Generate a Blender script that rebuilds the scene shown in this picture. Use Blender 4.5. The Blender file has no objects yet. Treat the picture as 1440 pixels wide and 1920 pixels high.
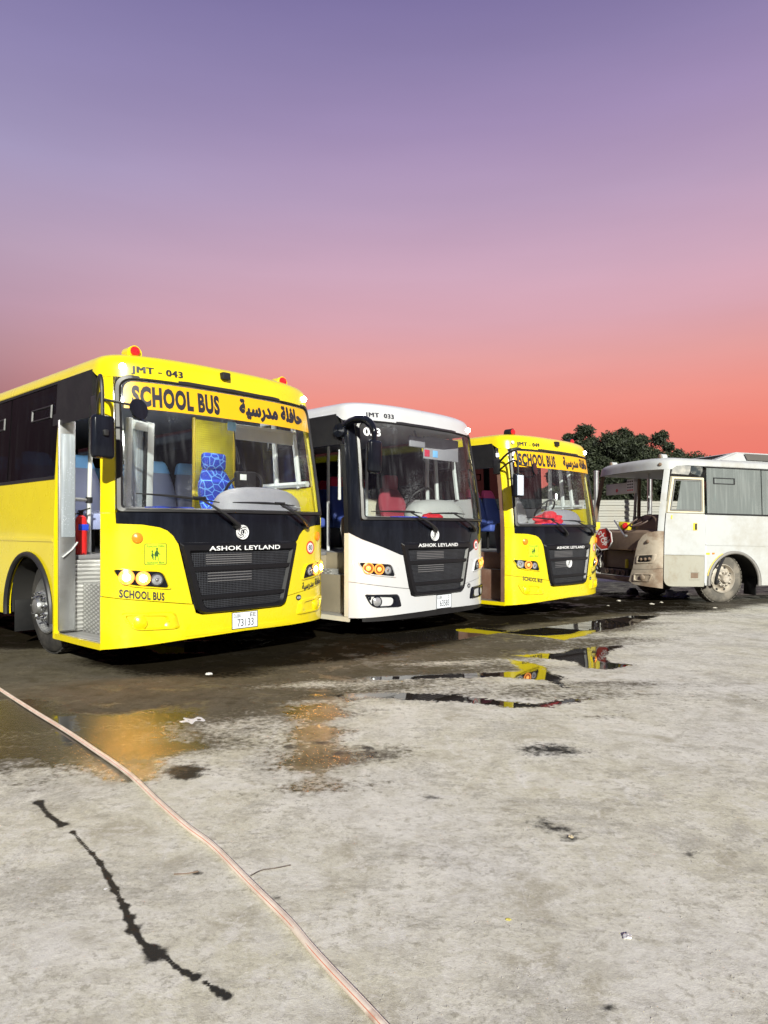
import bpy, bmesh, math, random
import numpy as np
from mathutils import Vector, Matrix
R = math.radians
random.seed(7); rng = np.random.default_rng(7)
scene = bpy.context.scene
C = scene.collection

# ------------------------------------------------------------------ camera, sky, sun, exposure
FPX, HOR, HC = 1297.5, 993.0, 1.25            # focal length and horizon in photo pixels, camera height
cam = bpy.data.cameras.new('camera'); cam_o = bpy.data.objects.new('camera', cam); C.objects.link(cam_o)
cam_o.location = (0, 0, HC); cam_o.rotation_euler = (R(90), 0, 0)
cam.sensor_fit = 'VERTICAL'; cam.sensor_height = 36; cam.lens = FPX/1920*36
cam.shift_y = (HOR-960)/1920; cam.clip_start = .05; cam.clip_end = 6000
scene.camera = cam_o

world = bpy.data.worlds.new('World'); scene.world = world; world.use_nodes = True
def build_sky():
    nt = world.node_tree; N = nt.nodes; L = nt.links
    bg = N['Background']; bg.inputs['Strength'].default_value = .758
    tc = N.new('ShaderNodeTexCoord'); nrm = N.new('ShaderNodeVectorMath'); nrm.operation = 'NORMALIZE'
    L.new(tc.outputs['Generated'], nrm.inputs[0])
    sep = N.new('ShaderNodeSeparateXYZ'); L.new(nrm.outputs[0], sep.inputs[0])
    asn = N.new('ShaderNodeMath'); asn.operation = 'ARCSINE'; L.new(sep.outputs['Z'], asn.inputs[0])
    el = N.new('ShaderNodeMapRange'); L.new(asn.outputs[0], el.inputs['Value'])
    el.inputs['From Min'].default_value = 0; el.inputs['From Max'].default_value = R(45)
    def lin(c): return tuple(((v/255+.055)/1.055)**2.4 if v > 10 else v/255/12.92 for v in c)+(1,)
    def ramp(stops):
        r = N.new('ShaderNodeValToRGB'); r.color_ramp.interpolation = 'EASE' if False else 'LINEAR'
        e = r.color_ramp.elements
        while len(e) > 1: e.remove(e[-1])
        e[0].position = stops[0][0]/45; e[0].color = lin(stops[0][1])
        for d, c in stops[1:]:
            k = e.new(d/45); k.color = lin(c)
        L.new(el.outputs[0], r.inputs[0]); return r
    glow = ramp([(0, (228, 108, 98)), (5, (238, 124, 110)), (8, (243, 138, 122)), (10.5, (240, 150, 138)), (13.5, (230, 162, 160)),
                 (16.5, (219, 168, 180)), (20, (207, 168, 188)), (25, (184, 158, 188)), (30, (163, 143, 183)),
                 (34, (143, 129, 172)), (38, (125, 114, 162)), (45, (104, 100, 150))])
    away = ramp([(0, (118, 84, 92)), (6, (136, 100, 108)), (10, (152, 118, 128)), (13, (172, 138, 150)), (16, (184, 152, 172)),
                 (20, (178, 156, 180)), (26, (162, 152, 188)), (32, (144, 135, 178)), (38, (123, 115, 163)), (45, (100, 98, 148))])
    dot = N.new('ShaderNodeVectorMath'); dot.operation = 'DOT_PRODUCT'; L.new(nrm.outputs[0], dot.inputs[0])
    dot.inputs[1].default_value = (math.sin(R(22)), math.cos(R(22)), 0)      # where the sun went down
    mr = N.new('ShaderNodeMapRange'); mr.interpolation_type = 'SMOOTHSTEP'; L.new(dot.outputs['Value'], mr.inputs['Value'])
    mr.inputs['From Min'].default_value = math.cos(R(60)); mr.inputs['From Max'].default_value = math.cos(R(26))
    mx = N.new('ShaderNodeMix'); mx.data_type = 'RGBA'; L.new(mr.outputs[0], mx.inputs['Factor'])
    L.new(away.outputs[0], mx.inputs[6]); L.new(glow.outputs[0], mx.inputs[7])
    east = ramp([(0, (58, 54, 74)), (10, (70, 64, 88)), (18, (80, 76, 104)), (28, (82, 80, 116)), (45, (84, 84, 128))])
    m2 = N.new('ShaderNodeMapRange'); m2.interpolation_type = 'SMOOTHSTEP'; L.new(dot.outputs['Value'], m2.inputs['Value'])
    m2.inputs['From Min'].default_value = math.cos(R(130)); m2.inputs['From Max'].default_value = math.cos(R(62))
    mx2 = N.new('ShaderNodeMix'); mx2.data_type = 'RGBA'; L.new(m2.outputs[0], mx2.inputs['Factor']); L.new(east.outputs[0], mx2.inputs[6]); L.new(mx.outputs[2], mx2.inputs[7])
    hz = N.new('ShaderNodeMapping'); hz.inputs['Scale'].default_value = (1.3, 1.3, 7.5); L.new(nrm.outputs[0], hz.inputs[0])
    hn = N.new('ShaderNodeTexNoise'); hn.inputs['Scale'].default_value = 1.6; hn.inputs['Detail'].default_value = 5; L.new(hz.outputs[0], hn.inputs[0])
    hr = N.new('ShaderNodeMapRange'); L.new(hn.outputs[0], hr.inputs['Value']); hr.inputs['From Min'].default_value = .3; hr.inputs['From Max'].default_value = .7; hr.inputs['To Min'].default_value = .965; hr.inputs['To Max'].default_value = 1.04
    hs = N.new('ShaderNodeVectorMath'); hs.operation = 'SCALE'; L.new(mx2.outputs[2], hs.inputs[0]); L.new(hr.outputs[0], hs.inputs['Scale'])
    L.new(hs.outputs[0], bg.inputs['Color'])
build_sky()

SUN_AZ, SUN_EL = 10, 24                       # the yard's floodlight glare comes from behind the camera
sl = bpy.data.lights.new('sun', 'SUN'); sl.energy = 5.0; sl.angle = R(1.2); sl.color = (1.0, .985, .87)
so = bpy.data.objects.new('sun', sl); C.objects.link(so)
sd = Vector((math.sin(R(SUN_AZ))*math.cos(R(SUN_EL)), -math.cos(R(SUN_AZ))*math.cos(R(SUN_EL)), math.sin(R(SUN_EL))))
so.rotation_euler = sd.to_track_quat('Z', 'Y').to_euler()

vs = scene.view_settings
vs.view_transform = 'Standard'; vs.look = 'None'; vs.exposure = 0.4; vs.gamma = 1.0; vs.use_curve_mapping = False

# ------------------------------------------------------------------ small helpers
def gz(x, y):
    """height of the yard: level in front, falling about one degree towards the far right"""
    t = (x+1.33)*.6 + (y-6.58)*.8
    t = np.minimum(t, 14.0)
    return -.0175*np.where(t > 6, t, np.log1p(np.exp(np.clip(t*2, -40, 40)))/2)
def on_ground(u, v):
    y = HC*FPX/(v-HOR)
    for _ in range(8):
        x = (u-720)/FPX*y; y = (HC-float(gz(x, y)))*FPX/(v-HOR)
    return ((u-720)/FPX*y, y)

_m = {}
def nodes_of(name):
    m = bpy.data.materials.new(name); m.use_nodes = True
    nt = m.node_tree; return m, nt, nt.nodes, nt.links, nt.nodes['Principled BSDF']
def pm(name, col, rough=.5, metal=0.0, var=.06, scale=5.0, bump=0.0, bscale=60.0, coat=0.0, dirt=None, dfac=.0, dscale=3.0, rvar=.1, stretch=(1,1,1), emit=None, es=0.0, spec=.5):
    """procedural painted / plastic / metal surface: colour noise, roughness noise, optional dirt and fine relief"""
    if name in _m: return _m[name]
    m, nt, N, L, B = nodes_of(name)
    tc = N.new('ShaderNodeTexCoord'); mp = N.new('ShaderNodeMapping'); L.new(tc.outputs['Object'], mp.inputs[0]); mp.inputs['Scale'].default_value = stretch
    n1 = N.new('ShaderNodeTexNoise'); n1.inputs['Scale'].default_value = scale; n1.inputs['Detail'].default_value = 6; L.new(mp.outputs[0], n1.inputs[0])
    mx = N.new('ShaderNodeMix'); mx.data_type = 'RGBA'; L.new(n1.outputs[0], mx.inputs['Factor'])
    mx.inputs[6].default_value = tuple(max(0, c*(1-var)) for c in col)+(1,); mx.inputs[7].default_value = tuple(min(1, c*(1+var)) for c in col)+(1,)
    out = mx.outputs[2]
    if dirt:
        n2 = N.new('ShaderNodeTexNoise'); n2.inputs['Scale'].default_value = dscale; n2.inputs['Detail'].default_value = 9; n2.inputs['Roughness'].default_value = .68; L.new(mp.outputs[0], n2.inputs[0])
        mr = N.new('ShaderNodeMapRange'); mr.interpolation_type = 'SMOOTHSTEP'; L.new(n2.outputs[0], mr.inputs['Value'])
        mr.inputs['From Min'].default_value = .42; mr.inputs['From Max'].default_value = .68; mr.inputs['To Max'].default_value = dfac
        m2 = N.new('ShaderNodeMix'); m2.data_type = 'RGBA'; L.new(mr.outputs[0], m2.inputs['Factor']); L.new(out, m2.inputs[6]); m2.inputs[7].default_value = tuple(dirt)+(1,)
        out = m2.outputs[2]
    L.new(out, B.inputs['Base Color'])
    rr = N.new('ShaderNodeMapRange'); L.new(n1.outputs[0], rr.inputs['Value'])
    rr.inputs['To Min'].default_value = max(.02, rough-rvar); rr.inputs['To Max'].default_value = min(1, rough+rvar); L.new(rr.outputs[0], B.inputs['Roughness'])
    B.inputs['Metallic'].default_value = metal; B.inputs['Coat Weight'].default_value = coat; B.inputs['Coat Roughness'].default_value = .06
    B.inputs['Specular IOR Level'].default_value = spec
    if bump:
        nb = N.new('ShaderNodeTexNoise'); nb.inputs['Scale'].default_value = bscale; nb.inputs['Detail'].default_value = 5; L.new(mp.outputs[0], nb.inputs[0])
        b = N.new('ShaderNodeBump'); b.inputs['Strength'].default_value = bump; b.inputs['Distance'].default_value = .01; L.new(nb.outputs[0], b.inputs['Height']); L.new(b.outputs[0], B.inputs['Normal'])
    if emit:
        B.inputs['Emission Color'].default_value = tuple(emit)+(1,); B.inputs['Emission Strength'].default_value = es
    _m[name] = m; return m

def glass(name, tint, refl=1.0, film=(.5, .52, .56), filmfac=.04, drops=.3, dropscale=55.0, streak=0.0):
    """see-through pane: tinted transmission, mirror reflection, thin film of dust and beads of water"""
    if name in _m: return _m[name]
    m, nt, N, L, B = nodes_of(name); N.remove(B)
    out = [n for n in N if n.type == 'OUTPUT_MATERIAL'][0]
    tr = N.new('ShaderNodeBsdfTransparent'); tr.inputs[0].default_value = tuple(tint)+(1,)
    gl = N.new('ShaderNodeBsdfGlossy'); gl.inputs['Roughness'].default_value = .03; gl.inputs[0].default_value = (refl, refl, refl, 1)
    lw = N.new('ShaderNodeLayerWeight'); lw.inputs['Blend'].default_value = .5
    pw = N.new('ShaderNodeMath'); pw.operation = 'POWER'; pw.inputs[1].default_value = 5; L.new(lw.outputs['Facing'], pw.inputs[0])
    fr = N.new('ShaderNodeMapRange'); L.new(pw.outputs[0], fr.inputs['Value']); fr.inputs['To Min'].default_value = .04; fr.inputs['To Max'].default_value = 1.0
    m1 = N.new('ShaderNodeMixShader'); L.new(fr.outputs[0], m1.inputs[0]); L.new(tr.outputs[0], m1.inputs[1]); L.new(gl.outputs[0], m1.inputs[2])
    df = N.new('ShaderNodeBsdfDiffuse'); df.inputs[0].default_value = tuple(film)+(1,)
    tc = N.new('ShaderNodeTexCoord')
    vo = N.new('ShaderNodeTexVoronoi'); vo.inputs['Scale'].default_value = dropscale; L.new(tc.outputs['Object'], vo.inputs[0])
    big = N.new('ShaderNodeTexNoise'); big.inputs['Scale'].default_value = 2.6; big.inputs['Detail'].default_value = 4; L.new(tc.outputs['Object'], big.inputs[0])
    thr = N.new('ShaderNodeMapRange'); L.new(big.outputs[0], thr.inputs['Value']); thr.inputs['From Min'].default_value = .42; thr.inputs['From Max'].default_value = .7; thr.inputs['To Max'].default_value = .30
    lt = N.new('ShaderNodeMath'); lt.operation = 'LESS_THAN'; L.new(vo.outputs['Distance'], lt.inputs[0]); L.new(thr.outputs[0], lt.inputs[1])
    dm = N.new('ShaderNodeMath'); dm.operation = 'MULTIPLY'; L.new(lt.outputs[0], dm.inputs[0]); dm.inputs[1].default_value = drops
    mp = N.new('ShaderNodeMapping'); mp.inputs['Scale'].default_value = (14, 14, .7); L.new(tc.outputs['Object'], mp.inputs[0])
    st = N.new('ShaderNodeTexNoise'); st.inputs['Scale'].default_value = 1.4; st.inputs['Detail'].default_value = 6; L.new(mp.outputs[0], st.inputs[0])
    sm = N.new('ShaderNodeMapRange'); sm.interpolation_type = 'SMOOTHSTEP'; L.new(st.outputs[0], sm.inputs['Value']); sm.inputs['From Min'].default_value = .45; sm.inputs['From Max'].default_value = .75
    sm.inputs['To Min'].default_value = filmfac; sm.inputs['To Max'].default_value = filmfac+streak
    ad = N.new('ShaderNodeMath'); ad.operation = 'ADD'; ad.use_clamp = True; L.new(dm.outputs[0], ad.inputs[0]); L.new(sm.outputs[0], ad.inputs[1])
    m2 = N.new('ShaderNodeMixShader'); L.new(ad.outputs[0], m2.inputs[0]); L.new(m1.outputs[0], m2.inputs[1]); L.new(df.outputs[0], m2.inputs[2])
    L.new(m2.outputs[0], out.inputs[0]); _m[name] = m; return m

def mk(name, verts, faces, mat, parent=None, smooth=True, ang=38):
    me = bpy.data.meshes.new(name); me.from_pydata([tuple(v) for v in verts], [], [tuple(f) for f in faces]); me.validate()
    bm = bmesh.new(); bm.from_mesh(me); bmesh.ops.recalc_face_normals(bm, faces=bm.faces); bm.to_mesh(me); bm.free()
    if smooth:
        me.polygons.foreach_set('use_smooth', [True]*len(me.polygons)); me.set_sharp_from_angle(angle=R(ang))
    me.materials.append(mat)
    o = bpy.data.objects.new(name, me); C.objects.link(o); o.parent = parent
    return o
def from_bm(name, bm, mat, parent=None, smooth=True, ang=38):
    me = bpy.data.meshes.new(name); bmesh.ops.recalc_face_normals(bm, faces=bm.faces); bm.to_mesh(me); bm.free()
    if smooth:
        me.polygons.foreach_set('use_smooth', [True]*len(me.polygons)); me.set_sharp_from_angle(angle=R(ang))
    me.materials.append(mat); o = bpy.data.objects.new(name, me); C.objects.link(o); o.parent = parent; return o
def tag(o, label, cat, group=None, kind=None):
    o['label'] = label; o['category'] = cat
    if group: o['group'] = group
    if kind: o['kind'] = kind
    return o
def empty(name, loc, rz=0):
    o = bpy.data.objects.new(name, None); C.objects.link(o); o.location = loc; o.rotation_euler = (0, 0, rz); o.empty_display_size = .3; return o
def box(name, lo, hi, mat, parent=None, bev=.012, rot=None, taper=None, seg=2):
    lo = Vector(lo); hi = Vector(hi); c = (lo+hi)/2; d = hi-lo
    bm = bmesh.new(); bmesh.ops.create_cube(bm, size=1)
    for v in bm.verts:
        s = 1.0
        if taper and v.co.z > 0: s = taper
        v.co = Vector((v.co.x*d.x*s, v.co.y*d.y*s, v.co.z*d.z))
    if bev: bmesh.ops.bevel(bm, geom=bm.edges[:], offset=min(bev, min(d)/2.2), segments=seg, affect='EDGES', profile=.5)
    M = Matrix.Translation(c)
    if rot: M = M @ Matrix.Rotation(rot[1], 4, rot[0])
    bm.transform(M); return from_bm(name, bm, mat, parent)
def tube_geo(pts, r, n=8, closed=False):
    pts = [Vector(p) for p in pts]; rs = r if hasattr(r, '__len__') else [r]*len(pts)
    V = []; F = []; up = Vector((0, 0, 1)); prev = None
    for i, p in enumerate(pts):
        a = pts[i-1] if (i > 0 or closed) else pts[i]; b = pts[(i+1) % len(pts)] if (i < len(pts)-1 or closed) else pts[i]
        t = (b-a).normalized()
        if prev is None:
            x = t.cross(up); x = t.cross(Vector((1, 0, 0))) if x.length < .05 else x
        else: x = prev - t*prev.dot(t)
        x.normalize(); prev = x; y = t.cross(x)
        for k in range(n):
            q = 2*math.pi*k/n; V.append(p + (x*math.cos(q)+y*math.sin(q))*rs[i])
    m = len(pts)
    for i in range(m if closed else m-1):
        for k in range(n):
            F.append((i*n+k, i*n+(k+1) % n, ((i+1) % m)*n+(k+1) % n, ((i+1) % m)*n+k))
    if not closed: F += [tuple(range(n))[::-1], tuple(range((m-1)*n, m*n))]
    return V, F
def tube(name, pts, r, mat, parent=None, n=8, closed=False):
    V, F = tube_geo(pts, r, n, closed); return mk(name, V, F, mat, parent)
def smooth_path(pts, n=6):
    P = [np.array(p, float) for p in pts]; P = [2*P[0]-P[1]]+P+[2*P[-1]-P[-2]]; out = []
    for i in range(1, len(P)-2):
        for k in range(n):
            t = k/n; a, b, c, d = P[i-1], P[i], P[i+1], P[i+2]
            out.append(tuple(.5*((2*b)+(-a+c)*t+(2*a-5*b+4*c-d)*t*t+(-a+3*b-3*c+d)*t**3)))
    out.append(tuple(P[-2])); return out
def lathe(name, prof, org, axis, mat, parent=None, n=24, caps=True):
    """prof: (radius, height along axis)"""
    ax = Vector(axis).normalized(); x = ax.cross(Vector((0, 0, 1)))
    x = Vector((1, 0, 0)) if x.length < .05 else x.normalized(); y = ax.cross(x); o = Vector(org); V = []; F = []
    for r, h in prof:
        for k in range(n):
            q = 2*math.pi*k/n; V.append(o+ax*h+(x*math.cos(q)+y*math.sin(q))*r)
    for i in range(len(prof)-1):
        for k in range(n): F.append((i*n+k, i*n+(k+1) % n, (i+1)*n+(k+1) % n, (i+1)*n+k))
    if caps:
        F.append(tuple(range(n))[::-1]); F.append(tuple(range((len(prof)-1)*n, len(prof)*n)))
    return mk(name, V, F, mat, parent)
_tx = {}
def text_geo(s, bold=.0, spacing=1.0):
    key = (s, bold, spacing)
    if key in _tx: return _tx[key]
    c = bpy.data.curves.new('lettering', 'FONT'); c.body = s; c.offset = bold; c.space_character = spacing; c.resolution_u = 3
    o = bpy.data.objects.new('lettering', c); C.objects.link(o); bpy.context.view_layer.update()
    me = bpy.data.meshes.new_from_object(o.evaluated_get(bpy.context.evaluated_depsgraph_get()))
    V = np.array([v.co[:2] for v in me.vertices]); F = [tuple(p.vertices) for p in me.polygons]
    bpy.data.objects.remove(o); bpy.data.curves.remove(c); bpy.data.meshes.remove(me)
    V = (V-V.min(0))/(V.max(0)-V.min(0)); _tx[key] = (V, F); return V, F

# ------------------------------------------------------------------ bus body surface: s runs round the plan from the middle of the front, z up, d outwards
HW, DD, NN = 1.25, .42, 2.6
_t = np.linspace(0, math.pi/2, 1500)
_px = HW*np.sin(_t)**(2/NN); _py = DD*(1-np.clip(np.cos(_t), 0, 1)**(2/NN))
_ps = np.concatenate([[0], np.cumsum(np.hypot(np.diff(_px), np.diff(_py)))]); SMAX = float(_ps[-1])
def kz(z): return 1-.055*min(max((z-1.4)/1.22, 0), 1.05)
def rakez(z): return .18*min(max((z-1.35)/1.3, 0), 1.02)**1.2
def W(s, z, d=0.0):
    a = abs(s); sg = 1 if s >= 0 else -1
    if a <= SMAX:
        x = float(np.interp(a, _ps, _px)); y = float(np.interp(a, _ps, _py)); e = .02
        tx = float(np.interp(min(a+e, SMAX), _ps, _px)-np.interp(max(a-e, -a), _ps, _px)) if a > e else 1.0
        ty = float(np.interp(min(a+e, SMAX), _ps, _py)-np.interp(max(a-e, 0), _ps, _py)) if a > e else 0.0
        if a > e: tx = float(np.interp(min(a+e, SMAX), _ps, _px)-np.interp(a-e, _ps, _px))
        l = math.hypot(tx, ty); nx, ny = ty/l, -tx/l
    else: x, y, nx, ny = HW, DD+a-SMAX, 1.0, 0.0
    q = min(max((y-.42)/.9, 0), 1); f = 1-q*q*(3-2*q)
    return Vector((sg*(x*kz(z)+nx*d), y+rakez(z)*f+ny*d, z))
def SX(x): return math.copysign(float(np.interp(abs(x), _px, _ps)), x)
def SY(y, side): return side*(SMAX+y-DD)

def sheet_geo(outline, d0, d1, step, wrap=W):
    bm = bmesh.new(); vs = [bm.verts.new((p[0], 0, p[1])) for p in outline]; bm.faces.new(vs); bm.normal_update()
    bmesh.ops.triangulate(bm, faces=bm.faces[:])
    xs = [p[0] for p in outline]; zs = [p[1] for p in outline]
    for lo, hi, ax in ((min(xs), max(xs), 0), (min(zs), max(zs), 2)):
        n = int((hi-lo)/step)
        for i in range(1, n+1):
            c = lo+(hi-lo)*i/(n+1)
            bmesh.ops.bisect_plane(bm, geom=bm.verts[:]+bm.edges[:]+bm.faces[:], plane_co=(c, 0, 0) if ax == 0 else (0, 0, c), plane_no=(1, 0, 0) if ax == 0 else (0, 0, 1), dist=1e-5)
    bm.verts.index_update(); P = [(v.co.x, v.co.z) for v in bm.verts]; Fs = [[v.index for v in f.verts] for f in bm.faces]
    bd = [(e.verts[0].index, e.verts[1].index) for e in bm.edges if len(e.link_faces) == 1]; bm.free()
    n = len(P); V = [wrap(a, b, d1) for a, b in P]+[wrap(a, b, d0) for a, b in P]
    F = Fs+[[i+n for i in reversed(f)] for f in Fs]+[(a, b, b+n, a+n) for a, b in bd]
    return V, F
def panel(name, outline, d0, d1, mat, parent, step=.16, wrap=W):
    V, F = sheet_geo(outline, d0, d1, step, wrap); return mk(name, V, F, mat, parent)
def X(*pts): return [(SX(x), z) for x, z in pts]
def mirror(o): return [(-a, b) for a, b in reversed(o)]
def rounded(pts, r, n=5):
    out = []; P = [np.array(p, float) for p in pts]; m = len(P); rs = r if hasattr(r, '__len__') else [r]*m
    for i in range(m):
        a, b, c = P[i-1], P[i], P[(i+1) % m]; u = (a-b)/np.linalg.norm(a-b); v = (c-b)/np.linalg.norm(c-b); q = rs[i]
        if q <= 0: out.append(tuple(b)); continue
        for k in range(n+1):
            t = k/n; out.append(tuple((1-t)**2*(b+u*q)+2*t*(1-t)*b+t*t*(b+v*q)))
    return out
def ring(name, outer, inner, d0, d1, mat, parent, sub=5, wrap=W):
    def dens(p):
        out = []
        for i in range(len(p)):
            a, b = p[i], p[(i+1) % len(p)]
            for k in range(sub): out.append((a[0]+(b[0]-a[0])*k/sub, a[1]+(b[1]-a[1])*k/sub))
        return out
    o, i = dens(outer), dens(inner); n = len(o); V = []; F = []
    for a, b in zip(o, i):
        m1 = (a[0]*.75+b[0]*.25, a[1]*.75+b[1]*.25); m2 = (a[0]*.25+b[0]*.75, a[1]*.25+b[1]*.75)
        V += [wrap(*a, d0), wrap(*m1, d1), wrap(*m2, d1), wrap(*b, d0)]
    for k in range(n):
        q = (k+1) % n
        for j in range(4): F.append((k*4+j, k*4+(j+1) % 4, q*4+(j+1) % 4, q*4+j))
    return mk(name, V, F, mat, parent)
def circle(cx, cz, r, n=24, sx=1.0): return [(cx+r*sx*math.cos(2*math.pi*k/n), cz+r*math.sin(2*math.pi*k/n)) for k in range(n)]
def lettering(s, x0, x1, z0, z1, mat, parent, d=.012, bold=.0, spacing=1.0, copies=((0, 0),), slope=0.0, name='lettering', usex=True):
    V, F = text_geo(s, bold, spacing); VV = []; FF = []
    for j, (ox, oz) in enumerate(copies):
        b = len(VV)
        for a, c in V:
            x = x0+(x1-x0)*(a+ox); z = z0+(z1-z0)*(c+oz)+slope*(a-.5); VV.append(W(SX(x) if usex else x, z, d+.0004*j))
        FF += [tuple(i+b for i in f) for f in F]
    return mk(name, VV, FF, mat, parent, smooth=False)
ARABIC = '\uFE94\uFEF4\uFEB3\uFEAD\uFEAA\uFEE3 \uFE94\uFEE0\uFED3\uFE8E\uFEA3'
BOLD5 = ((0, 0), (.008, .0), (-.008, .0), (0, .05), (0, -.05))

# ------------------------------------------------------------------ materials
YEL = pm('yellow_paint', (.74, .60, .003), .28, var=.03, coat=.6, rvar=.08, dirt=(.52, .39, .02), dfac=.16, dscale=2.2)
WHT = pm('white_paint', (.54, .55, .57), .3, var=.03, coat=.5, rvar=.08, dirt=(.5, .47, .42), dfac=.2, dscale=2.0)
BLK = pm('black_gloss', (.006, .007, .011), .15, var=.2, rvar=.06, dirt=(.022, .026, .04), dfac=.3, dscale=2.5, stretch=(3, 3, .6), spec=.22)
BLM = pm('black_matt', (.012, .012, .013), .5, var=.2, dirt=(.035, .034, .033), dfac=.3, spec=.3)
RUB = pm('black_rubber', (.018, .018, .019), .42, var=.25)
TYR = pm('tyre_rubber', (.022, .021, .020), .75, var=.3, bump=.3, dirt=(.10, .09, .075), dfac=.35, dscale=5)
STL = pm('dull_steel', (.42, .43, .44), .35, metal=.8, var=.12, dirt=(.22, .2, .18), dfac=.4)
CHR = pm('bright_metal', (.75, .76, .78), .2, metal=1.0, var=.05)
PLA = pm('grey_plastic', (.30, .29, .33), .6, var=.08, bump=.15, bscale=90, dirt=(.42, .40, .42), dfac=.3)
GRY = pm('pale_grey_frame', (.55, .57, .57), .45, var=.06)
LIN = pm('interior_lining', (.50, .50, .51), .7, var=.08)
DRK = pm('dark_underbody', (.018, .017, .016), .8, var=.3)
INT = pm('dark_interior', (.16, .16, .17), .7, var=.2)
LET = pm('dark_letter', (.018, .018, .028), .5, var=.05)
LEW = pm('silver_letter', (.80, .81, .82), .3, var=.03)
SEA = pm('seat_vinyl', (.25, .29, .47), .38, var=.15, bump=.12, bscale=25)
SEB = pm('seat_blue', (.06, .10, .36), .6, var=.12)
CYA = pm('cyan_cover', (.22, .52, .95), .6, var=.08, bump=.1, bscale=40)
REDC = pm('red_cover', (.60, .02, .07), .6, var=.1)
PNK = pm('pink_cover', (.72, .10, .30), .6, var=.1)
MAR = pm('maroon_cloth', (.26, .03, .05), .8, var=.2, bump=.3, bscale=120)
ORA = pm('amber_lens', (.85, .22, .01), .3, var=.25, scale=70, emit=(1, .25, .02), es=.12)
REDL = pm('red_lens', (.55, .015, .02), .25, var=.35, scale=90, coat=.3)
LMPW = pm('marker_lamp_lit', (.9, .9, .9), .3, emit=(1, .97, .88), es=26)
LMPO = pm('headlamp_lit', (.9, .7, .4), .3, emit=(1, .42, .08), es=280)
LMPA = pm('amber_lamp_lit', (.9, .4, .1), .3, emit=(1, .28, .05), es=2.5)
LMPC = pm('clear_lens', (.55, .57, .60), .12, metal=.6, var=.3, scale=60)
CREAM = pm('cream_lens', (.72, .68, .52), .3, var=.08)
GLS = glass('windscreen_glass', (.95, .97, .97), .42, filmfac=.004, drops=.42, dropscale=80, streak=.02)
TIN = glass('tinted_glass', (.20, .22, .24), .35, film=(.16, .17, .18), filmfac=.004, drops=.12, dropscale=90, streak=.035)
DUSTG = glass('dusty_glass', (.50, .58, .58), .5, film=(.33, .355, .35), filmfac=.42, drops=.40, dropscale=170, streak=.16)
RAING = glass('wet_door_glass', (.75, .80, .82), 1.0, film=(.75, .8, .86), filmfac=.25, drops=.55, dropscale=70, streak=.35)
PLT = pm('plate_white', (.72, .76, .82), .35, var=.03)
PAP = pm('paper_white', (.75, .75, .74), .7, var=.04)
BLU = pm('blue_plastic', (.02, .06, .55), .4, var=.1)
REDP = pm('red_paint', (.62, .02, .02), .35, var=.08)

def checker_plate():
    m, nt, N, L, B = nodes_of('checker_plate'); tc = N.new('ShaderNodeTexCoord')
    h = None
    for ang, off in ((45, 0), (-45, .5)):
        mp = N.new('ShaderNodeMapping'); mp.inputs['Rotation'].default_value = (R(ang), 0, 0); L.new(tc.outputs['Object'], mp.inputs[0])
        mp.inputs['Scale'].default_value = (1, 15, 36); vo = N.new('ShaderNodeTexVoronoi'); vo.inputs['Scale'].default_value = 1; vo.inputs['Randomness'].default_value = 0; L.new(mp.outputs[0], vo.inputs[0])
        lt = N.new('ShaderNodeMapRange'); L.new(vo.outputs['Distance'], lt.inputs['Value']); lt.inputs['From Min'].default_value = .42; lt.inputs['From Max'].default_value = .3
        if h is None: h = lt.outputs[0]
        else:
            a = N.new('ShaderNodeMath'); a.operation = 'MAXIMUM'; L.new(h, a.inputs[0]); L.new(lt.outputs[0], a.inputs[1]); h = a.outputs[0]
    b = N.new('ShaderNodeBump'); b.inputs['Strength'].default_value = .8; b.inputs['Distance'].default_value = .006; L.new(h, b.inputs['Height']); L.new(b.outputs[0], B.inputs['Normal'])
    mx = N.new('ShaderNodeMix'); mx.data_type = 'RGBA'; L.new(h, mx.inputs['Factor']); mx.inputs[6].default_value = (.34, .34, .33, 1); mx.inputs[7].default_value = (.62, .62, .61, 1)
    L.new(mx.outputs[2], B.inputs['Base Color']); B.inputs['Metallic'].default_value = .55; B.inputs['Roughness'].default_value = .38; return m
CHK = checker_plate()
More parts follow.
